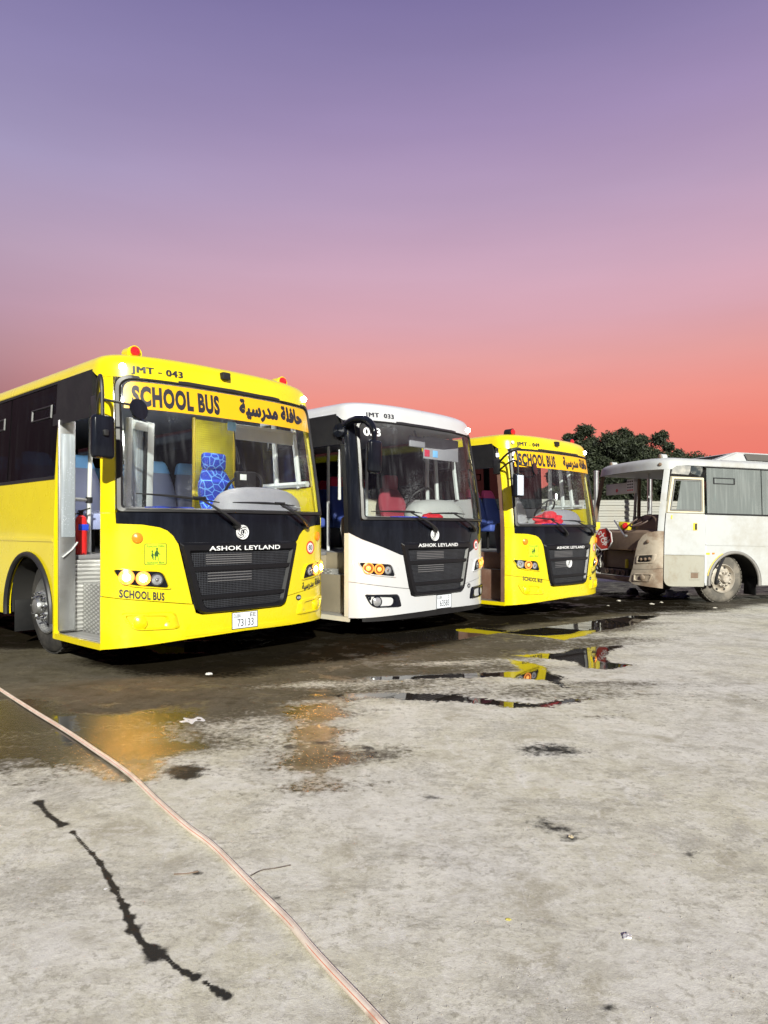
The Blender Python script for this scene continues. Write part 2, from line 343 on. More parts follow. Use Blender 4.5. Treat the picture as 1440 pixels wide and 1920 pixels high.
def grid_mat(name, wire, gap, sx, sz, metal=.5, width=.3):
    m, nt, N, L, B = nodes_of(name); tc = N.new('ShaderNodeTexCoord'); sp = N.new('ShaderNodeSeparateXYZ'); L.new(tc.outputs['Object'], sp.inputs[0]); o = None
    for ax, sc in (('X', sx), ('Z', sz)):
        a = N.new('ShaderNodeMath'); a.operation = 'MULTIPLY'; a.inputs[1].default_value = sc; L.new(sp.outputs[ax], a.inputs[0])
        f = N.new('ShaderNodeMath'); f.operation = 'FRACT'; L.new(a.outputs[0], f.inputs[0])
        l = N.new('ShaderNodeMath'); l.operation = 'LESS_THAN'; l.inputs[1].default_value = width; L.new(f.outputs[0], l.inputs[0])
        if o is None: o = l.outputs[0]
        else:
            q = N.new('ShaderNodeMath'); q.operation = 'MAXIMUM'; L.new(o, q.inputs[0]); L.new(l.outputs[0], q.inputs[1]); o = q.outputs[0]
    n = N.new('ShaderNodeTexNoise'); n.inputs['Scale'].default_value = 7; L.new(tc.outputs['Object'], n.inputs[0])
    w2 = N.new('ShaderNodeMix'); w2.data_type = 'RGBA'; L.new(n.outputs[0], w2.inputs['Factor']); w2.inputs[6].default_value = tuple(c*.45 for c in wire)+(1,); w2.inputs[7].default_value = tuple(min(1, c*1.4) for c in wire)+(1,)
    mx = N.new('ShaderNodeMix'); mx.data_type = 'RGBA'; L.new(o, mx.inputs['Factor']); mx.inputs[6].default_value = tuple(gap)+(1,); L.new(w2.outputs[2], mx.inputs[7])
    L.new(mx.outputs[2], B.inputs['Base Color']); B.inputs['Metallic'].default_value = metal; B.inputs['Roughness'].default_value = .4
    b = N.new('ShaderNodeBump'); b.inputs['Strength'].default_value = .6; b.inputs['Distance'].default_value = .004; L.new(o, b.inputs['Height']); L.new(b.outputs[0], B.inputs['Normal']); return m
NET = grid_mat('grille_net', (.10, .11, .13), (.003, .003, .004), 62, 62, .6, .26)
PERF = grid_mat('yellow_perforated', (.85, .66, .03), (.45, .33, .02), 38, 38, 0, .55)
def swirl_cloth():
    m, nt, N, L, B = nodes_of('blue_swirl_cloth'); tc = N.new('ShaderNodeTexCoord')
    vo = N.new('ShaderNodeTexVoronoi'); vo.feature = 'DISTANCE_TO_EDGE'; vo.inputs['Scale'].default_value = 11; L.new(tc.outputs['Object'], vo.inputs[0])
    lt = N.new('ShaderNodeMapRange'); L.new(vo.outputs['Distance'], lt.inputs['Value']); lt.inputs['From Min'].default_value = .07; lt.inputs['From Max'].default_value = .04
    mx = N.new('ShaderNodeMix'); mx.data_type = 'RGBA'; L.new(lt.outputs[0], mx.inputs['Factor']); mx.inputs[6].default_value = (.02, .06, .55, 1); mx.inputs[7].default_value = (.16, .42, .95, 1)
    L.new(mx.outputs[2], B.inputs['Base Color']); B.inputs['Roughness'].default_value = .85; return m
SWI = swirl_cloth()

# ------------------------------------------------------------------ shared bus pieces
def seat_back_mesh(w=.43, h=.74, name='backrest'):
    rows = [(-.02, .40, .10), (.12, .43, .13), (.30, .43, .125), (.46, .40, .11), (.58, .33, .10), (.68, .28, .085), (.725, .24, .06), (.74, .19, .03)]
    V = []; F = []; n = 20
    for z, ww, dp in rows:
        for k in range(n):
            q = 2*math.pi*k/n; c, s = math.cos(q), math.sin(q)
            V.append((ww*w/.86*math.copysign(abs(c)**.45, c), .055*z/.74*3+dp*.5*math.copysign(abs(s)**.6, s), z*h/.74))
    for i in range(len(rows)-1):
        for k in range(n): F.append((i*n+k, i*n+(k+1) % n, (i+1)*n+(k+1) % n, (i+1)*n+k))
    F += [tuple(range(n))[::-1], tuple(range((len(rows)-1)*n, len(rows)*n))]
    return V, F
_seat = {}
def passenger_seat(root, x, y, z, cloth, cover, key, tall=.70):
    if key not in _seat:
        V, F = seat_back_mesh(h=tall); b = mk('passenger_seat', V, F, cloth)
        V, F = seat_back_mesh(h=tall); V2 = [(a*1.05, c*1.0+(-.012 if c < .06 else .012), e+.008) for a, c, e in V]
        n = 20; zc = []
        V2 = [Vector(v) for v in V2]; keep = [i for i in range(len(V2)) if i//n >= 4]
        # cover: top rows, pushed outwards
        F2 = [f for f in F if all(i//n >= 4 for i in f) and len(f) == 4]+[F[-1]]
        mpn = {i: j for j, i in enumerate(keep)}
        V2 = [(v.x*1.02, v.y+(-.012 if i % n > n//2 else .012), v.z) for i, v in enumerate(V2)]
        c = mk('headrest_cover', [V2[i] for i in keep], [tuple(mpn[i] for i in f) for f in F2], cover, b)
        cu = box('cushion', (-.215, -.44, -.08), (.215, .03, .06), cloth, b, .04, seg=3)
        lg = tube('seat_leg', [(0, -.2, -.08), (0, -.2, -.40)], .025, BLM, b)
        _seat[key] = b; o = b
    else:
        s = _seat[key]; o = s.copy(); C.objects.link(o)
        for ch in s.children:
            d = ch.copy(); C.objects.link(d); d.parent = o
    o.parent = root; o.location = (x, y, z); return o

def wheel(root, x, y, side, rimmat, r=.485, dusty=False):
    tm = pm('dusty_tyre', (.10, .092, .08), .85, var=.3, bump=.3, dirt=(.26, .23, .19), dfac=.7, dscale=4) if dusty else TYR
    a = Vector((side, 0, 0)); o = Vector((x, y, r))
    rim = lathe('wheel', [(.285, -.10), (.285, .02), (.272, .03), (.262, .0), (.245, -.05), (.20, -.03), (.165, .015), (.155, .055), (.10, .06), (.098, .03), (.0, .03)], (0, 0, 0), a, rimmat, root, 40, caps=False)
    rim.location = o
    w = .27; prof = [(.28, -w+.02), (.30, -w), (.40, -w-.012), (.455, -w+.01), (.478, -w+.035), (.485, -w+.07), (.485, -.10), (.478, -.045), (.455, -.015), (.40, .012), (.33, .012), (.292, .006), (.284, -.01)]
    lathe('tyre', prof, (0, 0, 0), a, tm, rim, 48, caps=False)
    # tread blocks
    V = []; F = []
    for k in range(40):
        for j in range(4):
            q0, q1 = 2*math.pi*(k+.1+.12*(j % 2))/40, 2*math.pi*(k+.82+.12*(j % 2))/40; h0 = -w+.05+j*.05; h1 = h0+.038; b = len(V)
            for rr in (.48, .494):
                for q, h in ((q0, h0), (q1, h0), (q1, h1), (q0, h1)): V.append((side*h, rr*math.cos(q), rr*math.sin(q)))
            F += [(b+4, b+5, b+6, b+7), (b, b+1, b+5, b+4), (b+1, b+2, b+6, b+5), (b+2, b+3, b+7, b+6), (b+3, b, b+4, b+7)]
    mk('tread', V, F, tm, rim, smooth=False)
    lathe('hub', [(.085, .03), (.085, .10), (.07, .125), (.0, .13)], (0, 0, 0), a, STL if not dusty else rimmat, rim, 20, caps=False)
    for k in range(10):
        q = 2*math.pi*k/10
        lathe('wheel_nut', [(.020, .05), (.020, .085), (.012, .09), (.012, .115), (0, .115)], (0, .128*math.cos(q), .128*math.sin(q)), a, CHR if not dusty else rimmat, rim, 6, caps=False)
    for k in range(8):
        q = 2*math.pi*(k+.5)/8
        lathe('vent_hole', [(.026, .004), (.0, .005)], (side*-.038, .222*math.cos(q), .222*math.sin(q)), a, DRK, rim, 12, caps=False)
    return rim

def arch_pts(side, c=(1.90, .42), r=.585, zb=.36, n=22, a0=None):
    t0 = math.asin((zb-c[1])/r); out = []
    for k in range(n+1):
        q = math.pi-t0-(math.pi-2*t0)*k/n; out.append((SY(c[0]+r*math.cos(q), side), c[1]+r*math.sin(q)))
    return out     # from the front edge (small y) to the rear edge when side>0

LEN = 8.5
def side_wall(root, side, paint, y0, belt, glassmat, zwin=(1.74, 2.665), win0=1.30, white=False):
    zb = .36
    c2 = (6.15, .42)
    A1 = [p for p in arch_pts(1)]; A2 = [p for p in arch_pts(1, c2)]
    low = [(SY(y0, 1), zb)]+A1+A2+[(SY(LEN, 1), zb), (SY(LEN, 1), 1.150), (SY(y0, 1), 1.150)]
    up = [(SY(y0, 1), 1.155), (SY(LEN, 1), 1.155), (SY(LEN, 1), zwin[0]-.012), (SY(y0, 1), zwin[0]-.012)]
    f = (lambda o: o) if side > 0 else mirror
    panel('skirt_panel', f(low), -.035, 0, paint, root, .3); panel('side_panel', f(up), -.035, .0, paint, root, .5)
    panel('belt_moulding', f([(SY(y0, 1), 1.135), (SY(LEN, 1), 1.135), (SY(LEN, 1), 1.165), (SY(y0, 1), 1.165)]), .001, .009, paint, root, 2)
    panel('window_frame', f([(SY(y0, 1), zwin[0]-.012), (SY(LEN, 1), zwin[0]-.012), (SY(LEN, 1), zwin[0]+.02), (SY(y0, 1), zwin[0]+.02)]), -.03, .006, BLM, root, 2)
    panel('cant_rail', f([(SY(y0, 1), zwin[1]-.02), (SY(LEN, 1), zwin[1]-.02), (SY(LEN, 1), zwin[1]+.015), (SY(y0, 1), zwin[1]+.015)]), -.03, .006, BLM, root, 2)
    ys = [win0, 2.545, 3.83, 5.11, 6.39, 7.67, LEN-.05]
    for a, b in zip(ys[:-1], ys[1:]):
        w = panel('window', f([(SY(a+.012, 1), zwin[0]+.02), (SY(b-.012, 1), zwin[0]+.02), (SY(b-.012, 1), zwin[1]-.02), (SY(a+.012, 1), zwin[1]-.02)]), -.012, -.004, glassmat, root, .4)
        panel('window_pillar', f([(SY(b-.06, 1), zwin[0]-.01), (SY(b+.06, 1), zwin[0]-.01), (SY(b+.06, 1), zwin[1]), (SY(b-.06, 1), zwin[1])]), -.05, -.014, BLM, root, .4)
        if b-a > 1:
            o = [(SY(a+.16, 1), 2.33), (SY(a+.66, 1), 2.33), (SY(a+.66, 1), 2.46), (SY(a+.16, 1), 2.46)]; i = [(SY(a+.19, 1), 2.35), (SY(a+.63, 1), 2.35), (SY(a+.63, 1), 2.44), (SY(a+.19, 1), 2.44)]
            ring('vent_frame', f(o), f(i), -.003, .010, pm('vent_frame_grey', (.022, .022, .025), .4), w, 3)
    for c in ((1.90, .42), c2):
        pts = [W(side*abs(s), z, .012) for s, z in arch_pts(1, c)]
        tube('wheel_arch_trim', pts, .028, RUB, root, 8)
        V = []; F = []; n = 18
        for k in range(n+1):
            q = math.pi*k/n
            for xx in (1.22, .62): V.append((side*xx, c[0]+.615*math.cos(q), c[1]-.05+.60*math.sin(q)))
        F = [(2*k, 2*k+1, 2*k+3, 2*k+2) for k in range(n)]; F.append(tuple(range(1, 2*n+2, 2)))
        mk('wheel_well', V, F, DRK, root)
        box('mudflap', (side*1.02-.16, c[0]+.56, .16), (side*1.02+.16, c[0]+.58, .50), BLM, root, .004)
    box('side_lamp', (0, 0, 0), (.02, .05, .03), ORA, root, .006).location = W(SY(1.375, side), .965, -.004)
    panel('inner_lining', f([(SY(max(y0, .5), 1), 1.0), (SY(LEN-.1, 1), 1.0), (SY(LEN-.1, 1), zwin[0]), (SY(max(y0, .5), 1), zwin[0])]), -.075, -.06, LIN, root, 2)

def roof(root, paint, lamp=0):
    rows = [(2.585, 0, 2.585), (2.66, 0, 2.66), (2.705, .005, 2.66), (2.745, .016, 2.66), (2.78, .042, 2.66), (2.808, .095, 2.66), (2.830, .20, 2.66), (2.842, .50, 2.66), (2.848, .85, 2.66)]
    S = list(np.linspace(-SMAX, SMAX, 61)); ext = [DD+.3, DD+.8, 2, 4, 6, 8, LEN]
    S = [-SMAX-(e-DD) for e in reversed(ext)]+S+[SMAX+(e-DD) for e in ext]; V = []; F = []; n = len(S)
    for z, i, zk in rows:
        for s in S:
            p = W(s, zk, .006); y = p.y; q = max(0, 1-max(y-.1, 0)/1.4)
            V.append((p.x*(1-i/1.19), y+i*1.05*q*(1 if i < .5 else .9), max(z, 2.585+.085*min(1, max(0, (y-.50)/.12)))))
    for r in range(len(rows)-1):
        for k in range(n-1): F.append((r*n+k, r*n+k+1, (r+1)*n+k+1, (r+1)*n+k))
    b = (len(rows)-1)*n
    for k in range(n//2): F.append((b+k, b+k+1, b+n-2-k, b+n-1-k)) if k+1 != n-2-k else F.append((b+k, b+k+1, b+n-1-k))
    ro = mk('roof', V, F, paint, root, ang=60)
    # ceiling
    V = []; F = []
    for s in S:
        p = W(s, 2.60, -.05); V.append((p.x, max(p.y, .35), 2.60))
    F = [(k, k+1, n-2-k, n-1-k) for k in range(n//2) if k+1 < n-2-k]
    mk('ceiling', V, F, pm('ceiling_pale', (.55, .55, .56), .7, var=.05), root)
    if lamp:
        lm = pm('ceiling_lamp_%d' % int(lamp*10), (.9, .9, .9), .4, emit=(1, .97, .90), es=lamp)
        for x in (-.45, .45): box('ceiling_lamp', (x-.08, .62, 2.565), (x+.08, 1.45, 2.592), lm, root, .006)
    box('rear_panel', (-1.20, LEN-.04, .40), (1.20, LEN+.02, 2.66), paint, root, .03)
    return ro

def beacon(root, x, y, z, base, lens):
    V = []; F = []; b = mk('beacon', *beacon_geo(.07, .115), base, root); b.location = (x, y, z)
    l = lathe('beacon_lens', [(.047, .0), (.046, .02), (.035, .036), (.0, .042)], (0, -.045, .072), (0, -1, 0), lens, b, 20, caps=False)
    lathe('beacon_rim', [(.055, -.004), (.055, .012), (.046, .012)], (0, -.046, .072), (0, -1, 0), base, b, 20, caps=False)
    return b
def beacon_geo(hw, h):
    pr = [(-hw, -.03), (-hw, h*.55)]+[(hw*math.cos(q), h*.55+hw*.85*math.sin(q)) for q in np.linspace(math.pi, 0, 11)]+[(hw, h*.55), (hw, -.03)]
    V = [(a, -.05, b) for a, b in pr]+[(a, .06, b) for a, b in pr]; n = len(pr)
    F = [tuple(range(n)), tuple(range(n, 2*n))[::-1]]+[(k, (k+1) % n, (k+1) % n+n, k+n) for k in range(n)]; return V, F

def lamp_disc(name, x, z, r, mat, parent, d=.012, bulge=.012):
    p = W(SX(x), z, 0); q = W(SX(x), z, 1); ax = q-p
    return lathe(name, [(r, d-.012), (r, d), (r*.7, d+bulge*.7), (0, d+bulge)], p, ax, mat, parent, 20, caps=False)

def headlamp(root, side, lit, paint):
    o = rounded([(-1.178, .910), (-.82, .878), (-.765, .742), (-1.115, .786)], [.03, .05, .03, .09])
    o = X(*o); o = o if side < 0 else mirror(o)
    oo = X(*rounded([(-1.195, .925), (-.80, .895), (-.735, .722), (-1.12, .765)], [.03, .06, .03, .10])); oo = oo if side < 0 else mirror(oo)
    h = panel('headlight', o, .002, .010, BLK, root, .08)
    ring('headlight_bezel', oo, o, .0, .020, paint, h, 2)
    xs = [(-1.095, .846, .056), (-.975, .832, .052), (-.868, .817, .045)]
    for (x, z, r), l in zip(xs, lit):
        xx = -side*x if side > 0 else x
        l2 = lamp_disc('lamp', xx, z, r, {'w': pm('lamp_bowl_warm', (.8, .5, .2), .2, metal=.5, var=.3, scale=50, emit=(1, .30, .03), es=.75), 'a': pm('lamp_bowl_amber', (.25, .12, .05), .2, metal=.6, var=.4, scale=60, emit=(1, .25, .03), es=.25), 'c': LMPC}[l], h, .016, .006)
        lamp_disc('bulb', xx, z, r*(.56 if l == 'w' else .5 if l == 'a' else .4), {'w': LMPO, 'a': LMPA, 'c': CHR}[l], l2, .024, .012)
        lamp_ring_at(h, -side*x if side > 0 else x, z, r, l != 'c')
def lamp_ring_at(parent, x, z, r, lit=False):
    p = W(SX(x), z, 0); ax = W(SX(x), z, 1)-p
    lathe('lamp_ring', [(r+.010, .008), (r+.010, .024), (r+.001, .026), (r+.001, .012)], p, ax, pm('lamp_ring_amber', (.6, .25, .05), .25, emit=(1, .30, .05), es=1.1) if lit else pm('lamp_ring_dark', (.12, .12, .13), .25, metal=.7), parent, 20, caps=False)

def fog_recess(root, side, paint, black):
    o = rounded([(-1.135, .545), (-.70, .53), (-.655, .375), (-1.06, .385)], [.03, .05, .03, .08]); i = rounded([(-1.10, .515), (-.78, .49), (-.80, .40), (-1.045, .405)], [.03, .05, .05, .06])
    o = X(*o); i = X(*i)
    if side > 0: o, i = mirror(o), mirror(i)
    m = BLK if black else paint
    rg = ring('fog_lamp_recess', o, i, .001, .022, m, root, 2)
    if black: panel('recess_floor', i, .0015, .003, BLK, rg, .2)
    lamp_disc('fog_lamp', side*1.0, .455, .052, LMPC if black else paint, rg, .018, .012)
    p = W(SX(side*1.0), .455, 0); lathe('fog_lamp_rim', [(.062, .0), (.062, .022), (.053, .024), (.053, .01)], p, W(SX(side*1.0), .455, 1)-p, m, rg, 20, caps=False)

def logo(root, x, z, r=.068):
    lg = ring('emblem', X(*circle(x, z, r, 28)), X(*circle(x, z, r*.86, 28)), .012, .024, LEW, root, 1)
    for k in range(6):
        q0 = 2*math.pi*k/6; pts = []
        for t in np.linspace(0, 1, 7): pts.append((x+r*(.86-.42*t)*math.cos(q0+1.5*t), z+r*(.86-.42*t)*math.sin(q0+1.5*t)))
        for t in np.linspace(1, 0, 7): pts.append((x+r*(.88-.34*t)*math.cos(q0+.36+1.35*t), z+r*(.88-.34*t)*math.sin(q0+.36+1.35*t)))
        panel('emblem_blade', X(*pts), .012, .020, LEW, lg, 1)
    ring('emblem_inner_ring', X(*circle(x, z, r*.44, 20)), X(*circle(x, z, r*.36, 20)), .012, .022, LEW, lg, 1)
    lettering('L', x-r*.13, x+r*.15, z-r*.2, z+r*.2, LEW, lg, .018, .02)

def grille(root, has_logo_in_grille=False):
    outer = rounded([(-.672, 1.135), (.672, 1.135), (.505, .485), (-.505, .485)], [.02, .02, .10, .10], 6)
    inner = rounded([(-.565, 1.040), (.565, 1.040), (.425, .535), (-.425, .535)], [.02, .02, .06, .06], 6)
    panel('grille_mesh', X(*outer), .002, .006, NET, root, .2)
    gm = pm('grille_black', (.008, .008, .010), .38, var=.2, spec=.3); g = ring('grille_surround', X(*outer), X(*inner), .004, .034, gm, root, 4)
    for z1, z0, w1, w0 in ((.916, .878, .55, .54), (.655, .622, .48, .47)):
        panel('grille_bar', X((-w0, z0), (w0, z0), (w1, z1), (-w1, z1)), .006, .030, gm, g, .15)
    fin = pm('radiator_fin', (.24, .24, .25), .4, metal=.5)
    for z in (.935, .955, .975, .995, 1.015): panel('radiator_fin', X((-.42, z), (.08, z), (.08, z+.007), (-.42, z+.007)), .006, .010, fin, g, .3)
    for z in (.775, .800, .825, .850): panel('radiator_fin', X((-.40, z), (.08, z), (.08, z+.007), (-.40, z+.007)), .006, .010, fin, g, .3)
    return g

def plate(root, x0, x1, z0, z1, rows):
    p = panel('number_plate', X((x0, z0), (x1, z0), (x1, z1), (x0, z1)), .006, .014, PLT, root, .1)
    ring('plate_border', X((x0-.004, z0-.004), (x1+.004, z0-.004), (x1+.004, z1+.004), (x0-.004, z1+.004)), X((x0+.003, z0+.003), (x1-.003, z0+.003), (x1-.003, z1-.003), (x0+.003, z1-.003)), .012, .0165, LET, p, 2)
    w, h = x1-x0, z1-z0
    for s, a, b, c, d in rows: lettering(s, x0+w*a, x0+w*b, z0+h*c, z0+h*d, LET, p, .0155, .0)

def sticker(root, x0, x1, z0, z1):
    SG = pm('sticker_lime', (.56, .72, .02), .25, var=.03, coat=.4); GR = pm('sticker_green', (.03, .09, .02), .4)
    s = panel('school_sticker', X(*rounded([(x0, z0), (x1, z0), (x1, z1), (x0, z1)], .012, 3)), .001, .004, SG, root, .1)
    ring('sticker_border', X(*rounded([(x0, z0), (x1, z0), (x1, z1), (x0, z1)], .012, 3)), X(*rounded([(x0+.006, z0+.006), (x1-.006, z0+.006), (x1-.006, z1-.006), (x0+.006, z1-.006)], .010, 3)), .003, .006, GR, s, 1)
    def u(p): return (x0+(x1-x0)*(p[0]-165)/1105, z1-(z1-z0)*(p[1]-220)/1080)
    ad = [(740, 560), (800, 560), (860, 690), (945, 790), (935, 808), (850, 740), (830, 850), (862, 1080), (895, 1095), (850, 1105), (805, 880), (760, 860), (700, 980), (722, 1062), (690, 1062), (662, 1000), (690, 880), (640, 820), (660, 700)]
    ch = [(525, 650), (558, 650), (562, 700), (640, 800), (620, 818), (600, 800), (600, 960), (632, 1042), (600, 1044), (562, 965), (530, 1015), (548, 940), (490, 840), (510, 770)]
    for nm, pts, hd, hr in (('adult_figure', ad, (775, 495), 46), ('child_figure', ch, (545, 612), 37)):
        panel(nm, X(*[u(p) for p in pts]), .003, .005, GR, s, 1); panel('figure_head', X(*[u((hd[0]+hr*math.cos(q), hd[1]+hr*1.3*math.sin(q))) for q in np.linspace(0, 2*math.pi, 12, endpoint=False)]), .003, .005, GR, s, 1)
    w = x1-x0
    lettering('School Bus', x0+w*.12, x1-w*.12, z0+.012, z0+.028, GR, s, .0055, .01); lettering(ARABIC, x0+w*.1, x1-w*.1, z1-.035, z1-.012, GR, s, .0055, .01)

def speed_disc(root, x, z, r=.072):
    d = ring('speed_disc', X(*circle(x, z, r, 28)), X(*circle(x, z, r*.72, 28)), .001, .005, REDP, root, 1)
    panel('disc_face', X(*circle(x, z, r*.73, 28)), .001, .004, PAP, d, 1); lettering('80', x-r*.46, x+r*.46, z-r*.36, z+r*.40, LET, d, .0055, .015); lettering('Km', x-r*.14, x+r*.14, z-r*.62, z-r*.47, LET, d, .0055, .0)

def wiper(root, a, b, m, p):
    """blade from a to b, arm from pivot p to the clip m; points are (x, z) on the front"""
    f = lambda q, d: W(SX(q[0]), q[1], d)
    bl = [f((a[0]+(b[0]-a[0])*t, a[1]+(b[1]-a[1])*t+.008*math.sin(math.pi*t)), .045) for t in np.linspace(0, 1, 9)]
    w = tube('wiper', [f((p[0]+(m[0]-p[0])*t, p[1]+(m[1]-p[1])*t), .045+.045*math.sin(math.pi*min(1, t*1.1))) for t in np.linspace(0, 1, 8)], [.022, .020, .017, .014, .012, .011, .010, .009], RUB, root, 8)
    tube('wiper_blade', bl, [.005, .008, .010, .012, .014, .012, .010, .008, .005], RUB, w, 6)
    tube('blade_clip', [f((m[0]-.06, m[1]), .06), f((m[0]+.06, m[1]), .06)], .013, RUB, w, 6)
    lathe('wiper_pivot', [(.035, -.02), (.035, .045), (.02, .06), (0, .06)], f(p, 0), f(p, 1)-f(p, 0), RUB, w, 14, caps=False)

def dashboard(root, mat, bx=(.05, 1.12), ztop=1.70):
    V = []; F = []; xs = np.linspace(-1.08, 1.08, 19)
    for x in xs:
        y0 = W(SX(x), 1.40, -.04).y
        for y, z in ((y0, 1.385), (y0+.10, 1.43), (.58, 1.46), (.64, 1.43), (.66, 1.30), (.60, 1.0)): V.append((x*.99, max(y, y0), z))
    n = 6
    for i in range(len(xs)-1):
        for j in range(n-1): F.append((i*n+j, (i+1)*n+j, (i+1)*n+j+1, i*n+j+1))
    d = mk('dashboard', V, F, mat, root)
    V = []; F = []; nu, nv = 20, 9; cx, hx = (bx[0]+bx[1])/2, (bx[1]-bx[0])/2
    for j in range(nv):
        t = j/(nv-1)*math.pi/2
        for i in range(nu):
            q = 2*math.pi*i/nu; c, s = math.cos(q), math.sin(q)
            rr = math.cos(t)**.7
            V.append((cx+hx*rr*math.copysign(abs(c)**.6, c), .56+.22*rr*math.copysign(abs(s)**.8, s), 1.44+(ztop-1.44)*math.sin(t)**.8))
    for j in range(nv-1):
        for i in range(nu): F.append((j*nu+i, j*nu+(i+1) % nu, (j+1)*nu+(i+1) % nu, (j+1)*nu+i))
    mk('instrument_binnacle', V, F, mat, d)
    ax = Vector((0, .75, .66)); o = Vector(((bx[0]+bx[1])/2+.03, .86, 1.70)); ux = Vector((1, 0, 0)); uy = ax.normalized().cross(ux)
    sw = tube('steering_wheel', [o+(ux*math.cos(q)+uy*math.sin(q))*.22 for q in np.linspace(0, 2*math.pi, 28, endpoint=False)], .016, BLM, root, 8, True)
    for q in (0, 2.1, 4.2): tube('spoke', [o-ax.normalized()*.03, o+(ux*math.cos(q)+uy*math.sin(q))*.21], .014, BLM, sw, 6)
    tube('steering_column', [o-ax.normalized()*.02, o-ax.normalized()*.32], .035, BLM, sw, 10)
    return d

def stairs(root, plate1, plate2, sillm):
    y0, y1 = .40, 1.225
    def quad(nm, a, b, c, d, m): return mk(nm, [a, b, c, d], [(0, 1, 2, 3)], m, root)
    st = box('step', (-1.235, y0, .245), (-.99, y1, .272), plate2, root, .004)
    box('step_riser', (-1.0, y0, .273), (-.985, y1, .735), plate1, root, .003)
    box('step', (-.984, y0, .715), (-.80, y1, .737), plate2, root, .004)
    box('step_riser', (-.80, y0, .738), (-.785, y1, 1.0), plate1, root, .003)
    box('floor', (-.784, .40, .96), (1.19, 1.26, 1.0), INT, root, .003); box('floor', (-1.19, 1.262, .962), (1.19, LEN-.1, 1.002), INT, root, .003)
    box('well_wall', (-1.22, y0-.03, .28), (-.6, y0-.012, 1.0), INT, root, .003); box('well_wall', (-1.22, y1+.004, .28), (-.6, y1+.02, .96), plate1, root, .003)
    panel('door_sill', [(SY(1.285, -1), .222), (SY(.33, -1), .222), (SY(.33, -1), .275), (SY(1.285, -1), .275)], -.03, .004, sillm, root, .4)
    box('chassis', (-.58, .55, .46), (.58, LEN-.4, .955), DRK, root, .02); box('axle', (-.80, 1.64, .42), (.80, 1.80, .56), DRK, root, .02); box('axle', (-.80, 6.05, .40), (.80, 6.25, .58), DRK, root, .02)
    box('front_underframe', (-.95, .30, .34), (.95, .50, .44), DRK, root, .02)

def mirror_arms(root, pale=False):
    lo = [(-1.20, .48, 2.36), (-1.30, .25, 2.47), (-1.37, .06, 2.50), (-1.385, .0, 2.42), (-1.385, -.01, 2.25), (-1.385, -.01, 2.02)]
    m = tube('wing_mirror', smooth_path(lo), .016, RUB, root, 8)
    tube('mirror_arm', smooth_path([(-1.20, .48, 2.24), (-1.30, .24, 2.33), (-1.36, .06, 2.36), (-1.38, .0, 2.28)]), .014, RUB, m, 8)
    tube('mirror_arm', [(-1.385, -.0, 2.30), (-1.14, -.12, 2.26)], .010, RUB, m, 8)
    box('bracket', (-1.225, .44, 2.20), (-1.195, .56, 2.42), RUB, m, .01)
    h = box('mirror_housing', (-1.475, -.05, 1.82), (-1.29, .035, 2.17), BLK, m, .035, seg=4)
    if pale: box('mirror_reflection_panel', (-1.455, -.056, 1.85), (-1.31, -.047, 2.14), pm('mirror_reflection_pale', (.62, .70, .82), .15, var=.2, scale=40), m, .003)  # pale colour painted in place of a reflection on the mirror
    else: box('mirror_knuckle', (-1.40, -.075, 2.0), (-1.36, -.04, 2.05), RUB, m, .008)
    lathe('convex_mirror', [(.0, -.035), (.05, -.032), (.085, -.015), (.09, .0), (.085, .012), (0, .014)], (-1.13, -.12, 2.235), (.25, -1, .15), BLK, m, 24, caps=False)
    return m

def windscreen(root, banner, framemat=RUB, white_bus=False):
    o = rounded([(-1.166, 1.395), (1.166, 1.395), (1.166, 2.612), (-1.166, 2.612)], [.04, .04, .13, .13], 6)
    i = rounded([(-1.118, 1.440), (1.118, 1.440), (1.118, 2.562), (-1.118, 2.562)], [.04, .04, .10, .10], 6)
    o, i = X(*o), X(*i)
    w = panel('windscreen', i, -.004, .0, GLS, root, .12)
    ring('windscreen_seal', o, i, -.006, .016, framemat, w, 4)
    if banner:
        bm_ = pm('banner_orange', (.77, .42, .004), .35, var=.06, scale=3)
        b = panel('banner', X(*rounded([(-1.10, 2.305), (1.10, 2.305), (1.10, 2.548), (-1.10, 2.548)], [0, 0, .09, .09], 5)), .001, .004, bm_, w, .12)
        return w, b
    return w, None

def fire_extinguisher(root_m, p):
    e = empty('fire_extinguisher', root_m @ Vector(p)); e.rotation_euler = root_m.to_euler()
    lathe('cylinder', [(0, 0), (.052, .0), (.056, .02), (.056, .32), (.045, .37), (.02, .39)], (0, 0, 0), (0, 0, 1), REDP, e, 18, caps=False)
    lathe('valve', [(.02, .385), (.02, .42), (.028, .425), (.028, .44), (0, .44)], (0, 0, 0), (0, 0, 1), BLM, e, 12, caps=False)
    tube('handle', [(-.01, 0, .43), (.09, 0, .46)], .008, BLM, e, 6); tube('hose', smooth_path([(0, .02, .41), (-.06, .03, .38), (-.07, .02, .2)]), .010, BLM, e, 6)
    box('paper_label', (-.05, -.058, .24), (.05, -.0555, .30), BLU, e, .0005)
    return e

# ------------------------------------------------------------------ the buses
def bus_root(name, pose, label, cat='bus', group=None):
    x, y, deg, dz = pose; r = empty(name, (x, y, dz), R(deg)); tag(r, label, cat, group); return r
CURVE_L = [(-.84, 1.268), (-.775, 1.240), (-.725, 1.195), (-.695, 1.145)]

